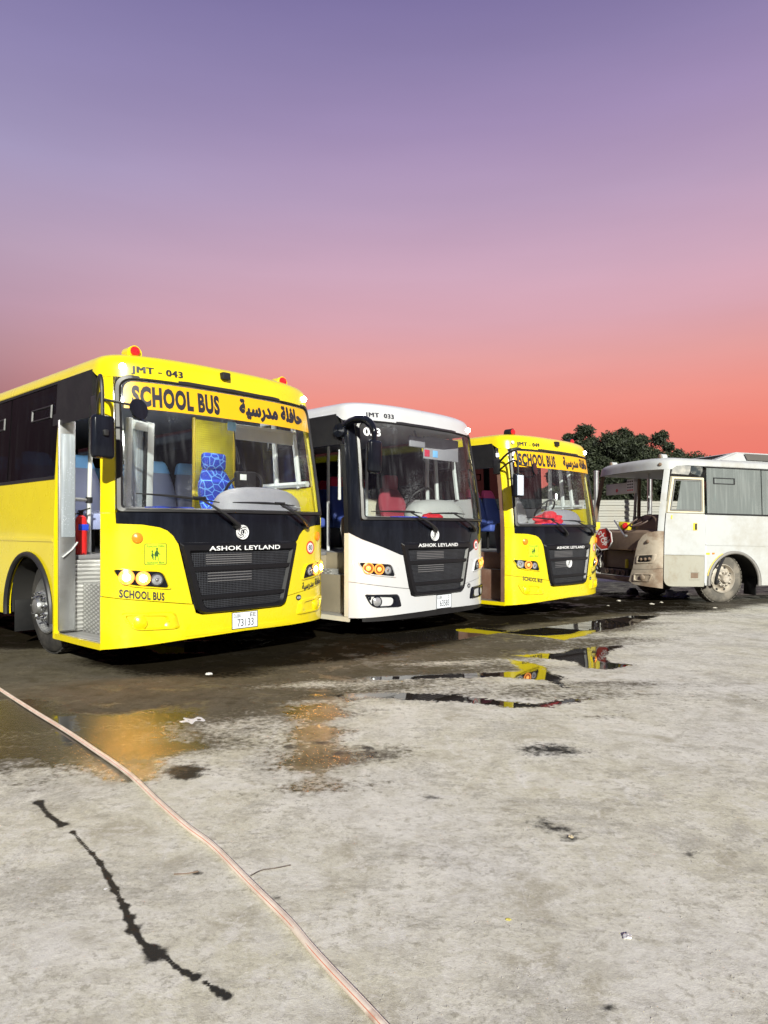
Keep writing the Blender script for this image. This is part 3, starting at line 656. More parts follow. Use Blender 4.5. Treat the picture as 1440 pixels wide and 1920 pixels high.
def yellow_front(root, num, logo_low, lit_l, lit_r, has_plate, sb_low=False):
    # headlight panels, each side, above the seam
    o = [(SY(.33, -1), .684)]+X((-1.2, .676), (-.95, .640), (-.60, .592), (-.548, .586), (-.678, 1.12))+X(*reversed(CURVE_L))+X((-.98, 1.292), (-1.165, 1.300))+X((-1.168, 1.39))+[(SY(.33, -1), 1.39)]
    for sd in (-1, 1):
        p = panel('front_panel', o if sd < 0 else mirror(o), -.03, .002, YEL, root, .10)
        pl = [(SY(.33, -1), 1.393)]+X((-1.170, 1.393), (-1.170, 2.60))+[(SY(.33, -1), 2.60)]
        panel('corner_pillar', pl if sd < 0 else mirror(pl), -.05, .002, YEL, root, .09)
    bump = [(SY(.33, -1), .226)]+X((-1.17, .240), (-.6, .275), (0, .290), (.6, .285), (1.17, .285))+[(SY(.33, 1), .30), (SY(.33, 1), .678)]+X((1.2, .670), (.95, .634), (.60, .586), (.540, .580), (.515, .50), (.45, .479), (0, .476), (-.45, .479), (-.515, .50), (-.540, .580), (-.60, .586), (-.95, .634), (-1.2, .670))+[(SY(.33, -1), .678)]
    panel('bumper', bump, -.05, .004, YEL, root, .10)
    ridge = X(*rounded([(-.62, .300), (.62, .300), (.56, .335), (-.56, .335)], .01, 2))
    panel('bumper_step', ridge, .004, .009, YEL, root, .12)
    bp = X((-1.164, 1.304), (-.98, 1.296), *CURVE_L, (-.672, 1.132), (.672, 1.132), *[(-a, b) for a, b in reversed(CURVE_L)], (.98, 1.296), (1.164, 1.304), (1.164, 1.396), (-1.164, 1.396))
    panel('black_nose_panel', bp, -.03, -.002, BLK, root, .10)
    g = grille(root)
    headlamp(root, -1, lit_l, YEL); headlamp(root, 1, lit_r, YEL)
    fog_recess(root, -1, YEL, False); fog_recess(root, 1, YEL, False)
    for x in (-1.02, 1.03): lamp_disc('side_reflector', x, 1.18, .046, ORA, root, .016, .012)
    sticker(root, -.965, -.782, .945, 1.130)
    speed_disc(root, .90, 1.06)
    lettering('ASHOK LEYLAND', -.40, .41, 1.058, 1.100, LEW, root, .037, .02, 1.05)
    logo(root, -.03, .835 if logo_low else 1.225, .075 if logo_low else .07)
    if logo_low: pass
    if sb_low: lettering('SCHOOL BUS', -1.06, -.70, .575, .640, LET, root, .0065, .04, 1.08, slope=-.05)
    else: lettering('SCHOOL BUS', -1.145, -.80, .650, .722, LET, root, .0035, .04, 1.08, slope=-.045)
    lettering(ARABIC, .76, 1.12, .63, .72, LET, root, .0035, .01, copies=BOLD5, slope=.045)
    p = panel('badge', X(*circle(.70, .552, .03, 16, 1.3)), .004, .008, LET, root, 1); lettering('ABS', .672, .728, .540, .564, LEW, p, .0085)
    lettering(num, -1.035, -.575, 2.612, 2.688, LET, root, .012, .0, 1.12, copies=((0, 0), (.012, 0), (-.012, 0)))
    w, b = windscreen(root, True)
    lettering('SCHOOL BUS', -1.04, -.19, 2.328, 2.515, LET, b, .0055, .055, 1.12)
    lettering(ARABIC, .05, .95, 2.330, 2.520, LET, b, .0055, .02, copies=BOLD5)
    box('roof_camera', (-.045, -.09, -.035), (.045, .03, .035), BLM, root, .012).location = W(0, 2.715, 0)+Vector((-.10, .04, 0))
    return w

def marker(root, x, m):
    return lamp_disc('marker_lamp', x, 2.672, .031, m, root, .02, .022)

def door_header(root, paintm=BLM):
    panel('door_header', [(SY(1.33, -1), 2.30), (SY(.42, -1), 2.30), (SY(.42, -1), 2.668), (SY(1.33, -1), 2.668)], -.06, .014, paintm, root, .2)

# --- bus 043
def build_043():
    pose = (-1.33, 6.583, 47.3, 0.0)
    r = bus_root('school_bus', pose, 'large bright yellow school bus JMT-043 nearest the camera with lit headlights and open door', 'bus', 'yellow school buses')
    roof(r, YEL, 17.0)
    side_wall(r, -1, YEL, 1.29, YEL, TIN); side_wall(r, 1, YEL, 1.29, YEL, TIN)
    yellow_front(r, 'JMT - 043', False, 'wwc', 'wwc', True)
    plate(r, -.145, .145, .318, .470, [('D.UBAI', .08, .32, .68, .90), ('EE', .70, .93, .68, .92), ('73133', .20, .84, .12, .58)])
    marker(r, -1.10, LMPW); marker(r, 1.075, LMPW)
    beacon(r, -.86, .52, 2.79, YEL, REDL); beacon(r, .84, .52, 2.785, YEL, REDL)
    door_header(r); panel('header_flap', [(SY(1.345, -1), 2.235), (SY(.45, -1), 2.235), (SY(.45, -1), 2.345), (SY(1.345, -1), 2.345)], .016, .030, BLM, r, .2)
    stairs(r, CHK, CHK, YEL)
    panel('door_frame', [(SY(1.288, -1), .226), (SY(1.262, -1), .226), (SY(1.262, -1), 2.30), (SY(1.288, -1), 2.30)], -.05, .006, YEL, r, .4)
    # driver's side front quarter
    panel('driver_door', [(SY(.335, 1), .40), (SY(1.285, 1), .40), (SY(1.285, 1), 1.72), (SY(.335, 1), 1.72)], -.04, .002, YEL, r, .25)
    panel('driver_window', [(SY(.36, 1), 1.73), (SY(1.285, 1), 1.73), (SY(1.285, 1), 2.66), (SY(.36, 1), 2.66)], -.012, -.006, GLS, r, .25)
    for y in (.55, .98): tube('window_post', [W(SY(y, 1), 1.72, -.05), W(SY(y-.05, 1), 2.62, -.05)], .03, GRY, r, 6)
    tube('window_rail', [W(SY(.4, 1), 1.76, -.05), W(SY(1.28, 1), 1.76, -.05)], .035, GRY, r, 6)
    mirror_arms(r)
    wiper(r, (-1.03, 1.558), (-.296, 1.499), (-.50, 1.535), (-.10, 1.290)); wiper(r, (-.15, 1.503), (.611, 1.494), (.40, 1.51), (.80, 1.288))
    dashboard(r, PLA)
    # door leaves folded inwards
    l = box('door_leaf', (-.075, -.02, .30), (.075, .02, 2.28), STL, r, .006); l.location = (-1.165, 1.195, 0); l.rotation_euler = (0, 0, R(-6))
    box('door_glass', (-.055, -.026, 1.18), (.066, -.0215, 2.15), RAING, l, .001)
    l = box('door_leaf', (-.17, -.02, 1.0), (-.11, .02, 2.30), GRY, r, .006); l.location = (-.715, .76, 0); l.rotation_euler = (0, R(2), R(18))
    box('leaf_stile', (.08, -.022, 1.0), (.17, .022, 2.30), GRY, l, .006); box('leaf_rail', (-.115, -.019, 2.20), (.085, .019, 2.29), GRY, l, .006); box('leaf_rail', (-.115, -.019, 1.02), (.085, .019, 1.16), GRY, l, .006)
    box('door_glass', (-.118, -.004, 1.15), (.088, .004, 2.21), RAING, l, .001); box('leaf_seal', (.035, -.024, 1.15), (.082, -.012, 2.2), BLM, l, .004)
    tube('grab_pole', [(-.80, 1.56, 1.02), (-.80, 1.48, 2.40)], .022, GRY, r, 10); tube('grab_rail', [(-.80, 1.535, 1.55), (-1.15, 1.50, 1.56)], .018, GRY, r, 8); tube('pole_clamp', [(-.80, 1.534, 1.52), (-.80, 1.530, 1.58)], .034, BLM, r, 10)
    tube('grab_rail', [(-1.075, 1.165, 1.13), (-1.13, 1.160, 1.06), (-1.22, 1.155, .99)], .008, GRY, r, 8)
    box('luggage_guard', (-.80, 1.60, 1.25), (-.25, 1.64, 1.42), SEA, r, .03)
    for i in range(5): tube('guard_post', [(-.75+.12*i, 1.62, 1.0), (-.75+.12*i, 1.62, 1.26)], .012, GRY, r, 6)
    for k, y in enumerate((2.40, 3.15, 3.90, 4.65)):
        for x in (-.93, -.46, .50, .95): passenger_seat(r, x, y, 1.40, SEA, CYA, 'blue_grey')
    # driver's seat and perforated partition
    d = mk('driver_seat', *seat_back_mesh(.50, .52), SWI, r); d.location = (.70, 1.42, 1.45)
    box('seat_cushion', (-.25, -.48, -.10), (.25, .06, .06), SWI, d, .05, seg=3); box('seat_headrest', (-.155, .10, .50), (.155, .20, .70), SWI, d, .04, seg=3); box('seat_base', (-.2, -.4, -.44), (.2, .0, -.1), BLM, d, .02)
    pt = box('partition', (.56, 1.76, 1.0), (1.14, 1.775, 2.56), PERF, r, .003); tube('partition_post', [(.56, 1.77, 1.0), (.56, 1.77, 2.58)], .022, pm('partition_yellow', (.70, .52, .02), .4), pt, 8); tube('partition_post', [(1.12, 1.77, 1.0), (1.12, 1.77, 2.58)], .022, _m['partition_yellow'], pt, 8)
    vz = box('sun_visor', (.25, .50, 2.18), (1.02, .52, 2.31), LIN, r, .006); tube('visor_roller', [(.22, .51, 2.32), (1.05, .51, 2.32)], .018, LIN, vz, 8)
    mm = box('fare_monitor', (.33, .57, 1.70), (.57, .64, 1.86), BLM, r, .015); box('monitor_sticker', (.36, .566, 1.77), (.44, .5705, 1.83), PAP, mm, .0005); tube('monitor_stalk', [(.45, .61, 1.70), (.45, .60, 1.56)], .02, BLM, mm, 8)
    box('hanging_card', (.12, .44, 2.25), (.22, .445, 2.34), CYA, r, .001); tube('lanyard', smooth_path([(.20, .445, 2.26), (.22, .45, 2.1), (.25, .45, 1.93), (.27, .45, 1.95), (.23, .45, 2.1)]), .006, BLM, r, 5)
    wheel(r, -1.10, 1.80, -1, STL); wheel(r, 1.10, 1.80, 1, STL); wheel(r, -1.10, 6.15, -1, STL); wheel(r, 1.10, 6.15, 1, STL)
    M = Matrix.Translation(r.location) @ Matrix.Rotation(R(pose[2]), 4, 'Z')
    tag(fire_extinguisher(M, (-.93, 1.42, 1.003)), 'red fire extinguisher standing inside the open door of the nearest yellow bus', 'extinguisher')
    f = box('document_folder', (-.20, -.09, 0), (.20, .09, .022), BLU, None, .004); f.location = M @ Vector((-.62, .28, 1.435)); f.rotation_euler = (0, 0, R(pose[2]+4)); tag(f, 'blue folder lying on the dashboard of the nearest yellow bus', 'folder')
    V = []; F = []
    for i in range(7):
        for j in range(5): V.append(((i/6-.5)*.21, (j/4-.5)*.30, .012+.02*math.sin(i*.9)+.01*math.sin(j*1.3)))
    F = [(i*5+j, (i+1)*5+j, (i+1)*5+j+1, i*5+j+1) for i in range(6) for j in range(4)]
    f = mk('paper_sheet', V, F, PAP); f.location = M @ Vector((.86, .40, 1.46)); f.rotation_euler = (R(-12), 0, R(pose[2]-20)); s = f.modifiers.new('thick', 'SOLIDIFY'); s.thickness = .002; tag(f, 'crumpled white paper on the dashboard of the nearest yellow bus', 'paper')
    return r
build_043()

# --- bus 049 (yellow, farther)
BRN = pm('brown_step', (.16, .085, .06), .5, var=.2, dirt=(.3, .22, .18), dfac=.4)
def build_049():
    pose = (2.925, 10.924, 43.63, -.108)
    r = bus_root('school_bus', pose, 'yellow school bus JMT-049 farther back with a red cloth behind its windscreen', 'bus', 'yellow school buses')
    roof(r, YEL, 4.0); side_wall(r, -1, YEL, 1.29, YEL, TIN); side_wall(r, 1, YEL, 1.29, YEL, TIN)
    yellow_front(r, 'JMT - 049', True, 'cac', 'cac', False, True)
    marker(r, -1.10, CREAM); marker(r, 1.075, LMPW)
    beacon(r, -.86, .52, 2.79, BLM, REDL); beacon(r, .84, .52, 2.785, BLM, REDL)
    door_header(r)
    stairs(r, BRN, STL, YEL)
    panel('door_frame', [(SY(1.288, -1), .226), (SY(1.262, -1), .226), (SY(1.262, -1), 2.30), (SY(1.288, -1), 2.30)], -.05, .006, BLM, r, .4)
    panel('door_post', [(SY(.40, -1), .28), (SY(.335, -1), .28), (SY(.335, -1), 2.30), (SY(.40, -1), 2.30)], -.09, -.004, BRN, r, .3)
    panel('driver_door', [(SY(.335, 1), .40), (SY(1.285, 1), .40), (SY(1.285, 1), 1.72), (SY(.335, 1), 1.72)], -.04, .002, YEL, r, .25)
    panel('driver_window', [(SY(.36, 1), 1.73), (SY(1.285, 1), 1.73), (SY(1.285, 1), 2.66), (SY(.36, 1), 2.66)], -.012, -.006, GLS, r, .25)
    for y in (.62, .82, 1.1): tube('window_post', [W(SY(y, 1), 1.72, -.05), W(SY(y-.04, 1), 2.62, -.05)], .035, GRY, r, 6)
    tube('window_rail', [W(SY(.4, 1), 1.76, -.05), W(SY(1.28, 1), 1.76, -.05)], .035, GRY, r, 6)
    mirror_arms(r, True)
    wiper(r, (-1.02, 1.540), (-.39, 1.497), (-.55, 1.52), (-.13, 1.290)); wiper(r, (-.23, 1.499), (.42, 1.478), (.18, 1.49), (.72, 1.288))
    dashboard(r, PLA)
    tube('grab_pole', [(-1.12, .46, 1.02), (-1.14, .44, 1.5), (-1.12, .50, 2.28)], .022, GRY, r, 10)
    tube('grab_rail', [(-.82, .50, .76), (-.82, .52, 1.0)], .02, GRY, r, 8)
    for y in (2.20, 2.95, 3.70, 4.45):
        for x in (-.93, -.46, .50, .95): passenger_seat(r, x, y, 1.40, SEB, PNK, 'blue_pink')
    d = mk('driver_seat', *seat_back_mesh(.50, .56), PLA, r); d.location = (.66, 1.40, 1.40)
    box('seat_cushion', (-.25, -.48, -.10), (.25, .06, .06), PLA, d, .05, seg=3); box('seat_base', (-.2, -.4, -.40), (.2, .0, -.1), BLM, d, .02)
    wheel(r, -1.10, 1.80, -1, STL); wheel(r, 1.10, 1.80, 1, STL); wheel(r, -1.10, 6.15, -1, STL); wheel(r, 1.10, 6.15, 1, STL)
    M = Matrix.Translation(r.location) @ Matrix.Rotation(R(pose[2]), 4, 'Z')
    bm = bmesh.new(); bmesh.ops.create_icosphere(bm, subdivisions=4, radius=1)
    for v in bm.verts:
        n = v.co.normalized(); k = 1+.22*math.sin(5*n.x+2*n.z)*math.cos(4*n.y+n.x)+.12*math.sin(11*n.x-7*n.z+3*n.y)
        v.co = Vector((n.x*.27*k, n.y*.13*k, max(n.z, -.55)*.13*k))
    o = from_bm('cleaning_cloth', bm, pm('red_cloth', (.62, .015, .03), .6, var=.15, bump=.3, bscale=30)); o.location = M @ Vector((.02, .38, 1.51)); o.rotation_euler = (0, 0, R(pose[2]-10)); tag(o, 'crumpled red cloth on the dashboard of the farther yellow bus', 'cloth')
    o = box('document_folder', (-.24, -.08, 0), (.24, .08, .025), BLU, None, .004); o.location = M @ Vector((-.10, .22, 1.425)); o.rotation_euler = (0, 0, R(pose[2]+3)); tag(o, 'blue folder below the red cloth in the farther yellow bus', 'folder')
    return r
build_049()

# --- white and black bus 033
def build_033():
    pose = (.691, 8.669, 45.94, -.0415)
    r = bus_root('passenger_bus', pose, 'white bus with glossy black windscreen surround, JMT 033, between the two yellow buses', 'bus')
    roof(r, WHT); side_wall(r, -1, WHT, 1.29, WHT, TIN); side_wall(r, 1, WHT, 1.29, WHT, TIN)
    o = [(SY(.33, -1), .690)]+X((-1.2, .682), (-.95, .640), (-.60, .592), (-.548, .586), (-.640, .985), (-.68, .992), (-.95, 1.095), (-1.15, 1.175))+[(SY(.33, -1), 1.255)]
    for sd in (-1, 1):
        panel('front_panel', o if sd < 0 else mirror(o), -.03, .004, WHT, root := r, .10)
        bl = [(SY(.33, -1), 1.258)]+X((-1.15, 1.180), (-.95, 1.100), (-.68, .998), (-.636, .985), (-.674, 1.128), (-.70, 1.20), (-.74, 1.255), (-.82, 1.30), (-1.0, 1.330), (-1.164, 1.335), (-1.168, 2.60))+[(SY(.33, -1), 2.60)]
        panel('corner_pillar', bl if sd < 0 else mirror(bl), -.05, .002, BLK, r, .09)
    bump = [(SY(.33, -1), .270)]+X((-1.17, .270), (-.6, .290), (0, .300), (.6, .290), (1.17, .270))+[(SY(.33, 1), .27), (SY(.33, 1), .684)]+X((1.2, .676), (.95, .634), (.60, .586), (.540, .580), (.515, .50), (.45, .479), (0, .476), (-.45, .479), (-.515, .50), (-.540, .580), (-.60, .586), (-.95, .634), (-1.2, .676))+[(SY(.33, -1), .684)]
    panel('bumper', bump, -.05, .004, WHT, r, .10)
    panel('lower_lip', X((-1.15, .225), (1.15, .225), (1.15, .275), (.5, .298), (-.5, .298), (-1.15, .275)), -.06, -.004, BLM, r, .15)
    panel('black_nose_panel', X((-.672, 1.132), (.672, 1.132), (.70, 1.198), (.74, 1.253), (.82, 1.298), (1.0, 1.328), (1.164, 1.333), (1.164, 1.396), (-1.164, 1.396), (-1.164, 1.333), (-1.0, 1.328), (-.82, 1.298), (-.74, 1.253), (-.70, 1.198)), -.03, -.002, BLK, r, .10)
    grille(r); headlamp(r, -1, 'aac', WHT); headlamp(r, 1, 'aac', WHT); fog_recess(r, -1, WHT, True); fog_recess(r, 1, WHT, True)
    speed_disc(r, .86, 1.085)
    lettering('ASHOK LEYLAND', -.42, .34, 1.080, 1.122, LEW, r, .037, .02, 1.05); logo(r, -.10, 1.225, .075)
    p = panel('badge', X(*circle(.645, .552, .03, 16, 1.3)), .005, .008, LET, r, 1); lettering('ABS', .617, .673, .540, .564, LEW, p, .0085)
    lettering('JMT  033', -1.05, -.655, 2.610, 2.680, LET, r, .012, .0, 1.12, copies=((0, 0), (.012, 0), (-.012, 0)))
    w, b = windscreen(r, False)
    lettering('033', -1.085, -.87, 2.395, 2.495, LEW, w, .004, .03)
    plate(r, -.06, .23, .306, .474, [('D.UBAI', .05, .34, .70, .92), ('D', .76, .84, .70, .92), ('63583', .20, .84, .14, .60)])
    marker(r, -1.10, LMPW); marker(r, 1.075, LMPW)
    door_header(r); stairs(r, pm('tan_checker', (.30, .26, .19), .5, var=.15, metal=.2), CHK, pm('cream_sill', (.62, .58, .46), .5, var=.1))
    box('side_box', (-.98, .92, .275), (-.86, 1.24, .80), CHK, r, .005)
    panel('door_post', [(SY(.40, -1), .28), (SY(.335, -1), .28), (SY(.335, -1), 1.25), (SY(.40, -1), 1.25)], -.09, -.004, _m['cream_sill'], r, .3)
    panel('door_post', [(SY(.40, -1), 1.25), (SY(.335, -1), 1.25), (SY(.335, -1), 2.30), (SY(.40, -1), 2.30)], -.09, -.004, BLM, r, .3)
    panel('driver_door', [(SY(.335, 1), .40), (SY(1.285, 1), .40), (SY(1.285, 1), 1.72), (SY(.335, 1), 1.72)], -.04, .002, WHT, r, .25)
    panel('driver_window', [(SY(.36, 1), 1.73), (SY(1.285, 1), 1.73), (SY(1.285, 1), 2.66), (SY(.36, 1), 2.66)], -.012, -.006, GLS, r, .25)
    for y in (.60, 1.0, 1.2): tube('window_post', [W(SY(y, 1), 1.72, -.05), W(SY(y-.04, 1), 2.62, -.05)], .03, GRY, r, 6)
    m = tube('wing_mirror', smooth_path([(-1.17, .55, 2.48), (-1.22, .30, 2.55), (-1.25, .05, 2.53), (-1.25, -.08, 2.42), (-1.25, -.10, 2.28)]), [.042]*8+[.046]*8+[.042, .040, .038, .036, .034, .032, .030, .029, .028][:9], BLK, r, 12)
    box('mirror_housing', (-1.345, -.145, 1.92), (-1.155, -.05, 2.29), BLK, m, .04, seg=4); lathe('mirror_root', [(.0, -.06), (.08, -.05), (.09, .0), (.08, .07), (0, .08)], (-1.17, .52, 2.46), (-1, -.2, 0), BLK, m, 18, caps=False)
    wiper(r, (-1.07, 1.501), (-.358, 1.492), (-.56, 1.505), (-.11, 1.290)); wiper(r, (-.223, 1.488), (.50, 1.492), (.25, 1.50), (.74, 1.290))
    dashboard(r, pm('pale_dash', (.42, .42, .41), .6, var=.08))
    box('interior_mirror', (-.10, .40, 2.36), (.20, .43, 2.50), PLA, r, .02, seg=3); tube('mirror_stem', [(.05, .43, 2.50), (.05, .46, 2.58)], .015, PLA, r, 6)
    vz = box('sun_visor', (.29, .50, 2.24), (1.03, .52, 2.54), PLA, r, .006)
    box('sticker', (.30, .494, 2.27), (.40, .4995, 2.36), REDC, vz, .001); box('sticker', (.47, .494, 2.27), (.57, .4995, 2.36), CYA, vz, .001)
    for y in (2.30, 3.05, 3.80, 4.55):
        for x in (-.93, -.46, .50, .95): passenger_seat(r, x, y, 1.40, SEB, REDC, 'blue_red')
    d = mk('driver_seat', *seat_back_mesh(.56, .50), MAR, r); d.location = (.74, 1.42, 1.42)
    box('seat_cushion', (-.25, -.48, -.10), (.25, .06, .06), MAR, d, .05, seg=3); box('seat_headrest', (-.14, .08, .47), (.14, .18, .68), MAR, d, .04, seg=3); box('seat_base', (-.2, -.4, -.40), (.2, .0, -.1), BLM, d, .02)
    tube('grab_pole', [(-.35, 1.7, 1.0), (-.35, 1.7, 2.55)], .022, GRY, r, 10); tube('grab_pole', [(.45, 1.75, 1.0), (.45, 1.75, 2.55)], .022, GRY, r, 10)
    pl = box('partition', (.47, 1.74, 1.0), (1.15, 1.76, 1.75), pm('cream_partition', (.5, .47, .36), .6), r, .004)
    tube('grab_pole', [(-1.12, .62, 1.65), (-1.13, .60, 2.25)], .02, GRY, r, 8)
    wheel(r, -1.10, 1.80, -1, STL); wheel(r, 1.10, 1.80, 1, STL); wheel(r, -1.10, 6.15, -1, STL); wheel(r, 1.10, 6.15, 1, STL)
    M = Matrix.Translation(r.location) @ Matrix.Rotation(R(pose[2]), 4, 'Z')
    o = box('document_folder', (-.26, -.07, 0), (.26, .07, .028), BLU, None, .004); o.location = M @ Vector((-.32, .22, 1.425)); o.rotation_euler = (0, 0, R(pose[2]-2)); tag(o, 'blue folder on the dashboard of the white bus', 'folder')
    bm = bmesh.new(); bmesh.ops.create_icosphere(bm, subdivisions=3, radius=1)
    for v in bm.verts:
        n = v.co.normalized(); k = 1+.2*math.sin(6*n.x+3*n.z)*math.cos(5*n.y); v.co = Vector((n.x*.17*k, n.y*.08*k, max(n.z, -.4)*.055*k))
    o = from_bm('cleaning_cloth', bm, _m['red_cloth']); o.location = M @ Vector((.12, .22, 1.45)); o.rotation_euler = (0, 0, R(pose[2])); tag(o, 'small folded red cloth on the dashboard of the white bus', 'cloth')
    o = box('paper_pad', (-.13, -.07, 0), (.13, .07, .02), pm('paper_cream', (.72, .74, .62), .7), None, .003); o.location = M @ Vector((.43, .24, 1.43)); o.rotation_euler = (R(8), 0, R(pose[2]+6)); tag(o, 'pale paper pad beside the red cloth in the white bus', 'paper')
    return r
build_033()

# --- stripped, dusty white bus
WHD = pm('dusty_white', (.445, .46, .465), .62, var=.05, dirt=(.31, .285, .235), dfac=.55, dscale=1.3, rvar=.15)
WHD2 = pm('dusty_white_stained', (.34, .33, .28), .75, var=.08, dirt=(.25, .21, .15), dfac=.8, dscale=2.2)
BRD = pm('brown_dust', (.20, .14, .10), .8, var=.2, dirt=(.12, .08, .05), dfac=.6, dscale=3, bump=.2)
MEC = pm('greasy_metal', (.06, .05, .045), .6, metal=.3, var=.4, dirt=(.22, .17, .12), dfac=.6, dscale=8)
def build_wreck():
    x, y = 4.70, 14.28; deg = -75.8; dz = -.165
    r = empty('wrecked_bus', (x, y, dz)); r.rotation_euler = (R(-1.1), 0, R(deg))
    tag(r, 'dusty stripped white bus without windscreen standing at the right edge, wheels dirty', 'bus')
    roof(r, WHD)
    zwin = (1.74, 2.665); side_wall(r, 1, WHD, 1.22, WHD, DUSTG, win0=1.26)
    # far side: skirt and posts only, its openings are empty
    A1 = arch_pts(1); A2 = arch_pts(1, (6.15, .42))
    panel('skirt_panel', mirror([(SY(1.29, 1), .36)]+A1+A2+[(SY(LEN, 1), .36), (SY(LEN, 1), 1.73), (SY(1.29, 1), 1.73)]), -.035, 0, WHD, r, .4)
    for yy in (1.31, 2.545, 3.83, 5.11, 6.39, 7.67): tube('window_post', [W(SY(yy, -1), 1.72, -.04), W(SY(yy, -1), 2.62, -.04)], .035, WHD, r, 6)
    for a, b in ((2.545, 3.83), (3.83, 5.11), (5.11, 6.39), (6.39, 7.67), (7.67, LEN)):
        panel('window', mirror([(SY(a+.02, 1), 1.75), (SY(b-.02, 1), 1.75), (SY(b-.02, 1), 2.64), (SY(a+.02, 1), 2.64)]), -.012, -.006, DUSTG, r, .5)
    # corner posts and the one remaining front panel
    for sd in (-1, 1):
        pl = [(SY(.30, 1), 1.393)]+[(SY(.30, 1), 2.60)]+X((1.168, 2.60), (1.168, 1.393)); panel('corner_pillar', pl if sd > 0 else mirror(pl), -.05, .002, WHD if sd > 0 else BRD, r, .09)
    fp = [(SY(.30, 1), .684), (SY(.30, 1), 1.39)]+X((1.165, 1.39), (1.0, 1.36), (.90, 1.30), (.80, 1.18), (.745, 1.02), (.66, .64), (.95, .652), (1.2, .678))
    FP = pm('dirty_front_panel', (.46, .40, .32), .75, var=.12, dirt=(.20, .13, .085), dfac=.9, dscale=1.8)
    panel('front_panel', fp, -.03, .004, FP, r, .08)
    bp = [(SY(.30, 1), .30), (SY(.30, 1), .678)]+X((1.2, .670), (.95, .645), (.65, .632), (.60, .50), (.56, .40), (.70, .34), (1.17, .31)); panel('bumper', bp, -.04, .006, FP, r, .08)
    hl = panel('headlight', mirror(X(*rounded([(-1.10, .93), (-.82, .90), (-.80, .78), (-1.06, .80)], .04))), .004, .010, DRK, r, .1)
    ring('headlight_bezel', mirror(X(*rounded([(-1.18, .955), (-.76, .925), (-.74, .745), (-1.12, .765)], .04))), mirror(X(*rounded([(-1.10, .93), (-.82, .90), (-.80, .78), (-1.06, .80)], .04))), .004, .018, FP, hl, 2)
    for xx, z in ((.88, .838), (.97, .846), (1.05, .858)): lamp_disc('lamp_socket', xx, z, .030, BRD, hl, .022, .02)
    ring('fog_lamp_recess', mirror(X(*rounded([(-1.12, .575), (-.70, .56), (-.68, .40), (-1.06, .41)], .04))), mirror(X(*rounded([(-1.08, .545), (-.74, .53), (-.74, .43), (-1.04, .44)], .03))), .006, .022, FP, r, 2)
    lamp_disc('fog_lamp', .92, .49, .055, FP, r, .03, .01); lamp_disc('side_reflector', 1.02, 1.19, .035, BRD, r, .03, .02)
    # driver's door with its window
    y0, y1 = .315, 1.205
    panel('driver_door', [(SY(y0, 1), .945), (SY(y1, 1), .945), (SY(y1, 1), 1.74), (SY(y0, 1), 1.74)], -.04, .010, WHD, r, .3)
    DF = pm('cream_door_frame', (.66, .60, .44), .6, var=.1)
    o = [(SY(y0, 1), 1.742), (SY(y1, 1), 1.742), (SY(y1, 1), 2.45), (SY(y0+.02, 1), 2.45)]; i = [(SY(y0+.08, 1), 1.79), (SY(y1-.06, 1), 1.79), (SY(y1-.06, 1), 2.39), (SY(y0+.10, 1), 2.39)]
    ring('door_window_frame', o, i, -.03, .012, DF, r, 4)
    i2 = [(SY(y0+.11, 1), 1.815), (SY(y1-.09, 1), 1.815), (SY(y1-.09, 1), 2.365), (SY(y0+.13, 1), 2.365)]; ring('door_window_seal', i, i2, -.02, .006, pm('grey_seal', (.2, .2, .2), .7), r, 3)
    panel('door_window', [(SY(y0+.22, 1), 1.815), (SY(y1-.09, 1), 1.815), (SY(y1-.09, 1), 2.365), (SY(y0+.26, 1), 2.365)], -.008, -.003, DUSTG, r, .3)
    panel('door_handle', [(SY(.93, 1), 1.42), (SY(1.02, 1), 1.42), (SY(1.02, 1), 1.56), (SY(.93, 1), 1.56)], .008, .016, pm('handle_yellow', (.75, .55, .02), .5, var=.1), r, 1); panel('handle_slot', [(SY(.965, 1), 1.43), (SY(1.012, 1), 1.43), (SY(1.012, 1), 1.55), (SY(.965, 1), 1.55)], .014, .018, LET, r, 1)
    panel('paint_patch', [(SY(.42, 1), 1.63), (SY(.445, 1), 1.63), (SY(.445, 1), 1.70), (SY(.42, 1), 1.70)], .008, .012, _m['handle_yellow'], r, 1); panel('paint_patch', [(SY(1.235, 1), .955), (SY(1.32, 1), .955), (SY(1.32, 1), .99), (SY(1.235, 1), .99)], .002, .006, _m['handle_yellow'], r, 1)
    sk = rounded([(SY(y0, 1), .345), (SY(1.20, 1), .335), (SY(1.20, 1), .915), (SY(y0, 1), .925)], [.16, .02, .01, .01])
    panel('step_panel', sk, -.04, .006, WHD2, r, .3)
    panel('step_rail', [(SY(y0, 1), .918), (SY(1.215, 1), .918), (SY(1.215, 1), .943), (SY(y0, 1), .943)], -.04, -.002, WHD2, r, 1)
    fo = [(SY(.85, 1), .46), (SY(1.10, 1), .46), (SY(1.10, 1), .64), (SY(.85, 1), .64)]; fi = [(SY(.90, 1), .50), (SY(1.06, 1), .50), (SY(1.06, 1), .60), (SY(.90, 1), .60)]
    ring('foot_step_frame', fo, fi, .005, .014, WHD2, r, 2); panel('foot_step', fi, .0062, .009, BRD, r, 1)
    panel('door_gap_strip', [(SY(1.208, 1), .40), (SY(1.255, 1), .40), (SY(1.255, 1), 1.72), (SY(1.208, 1), 1.72)], -.02, .003, pm('grey_strip', (.5, .52, .53), .6), r, 1)
    # torn black film over the door
    TF = pm('torn_film', (.035, .045, .05), .3, var=.3, dirt=(.5, .48, .42), dfac=.5, dscale=6)
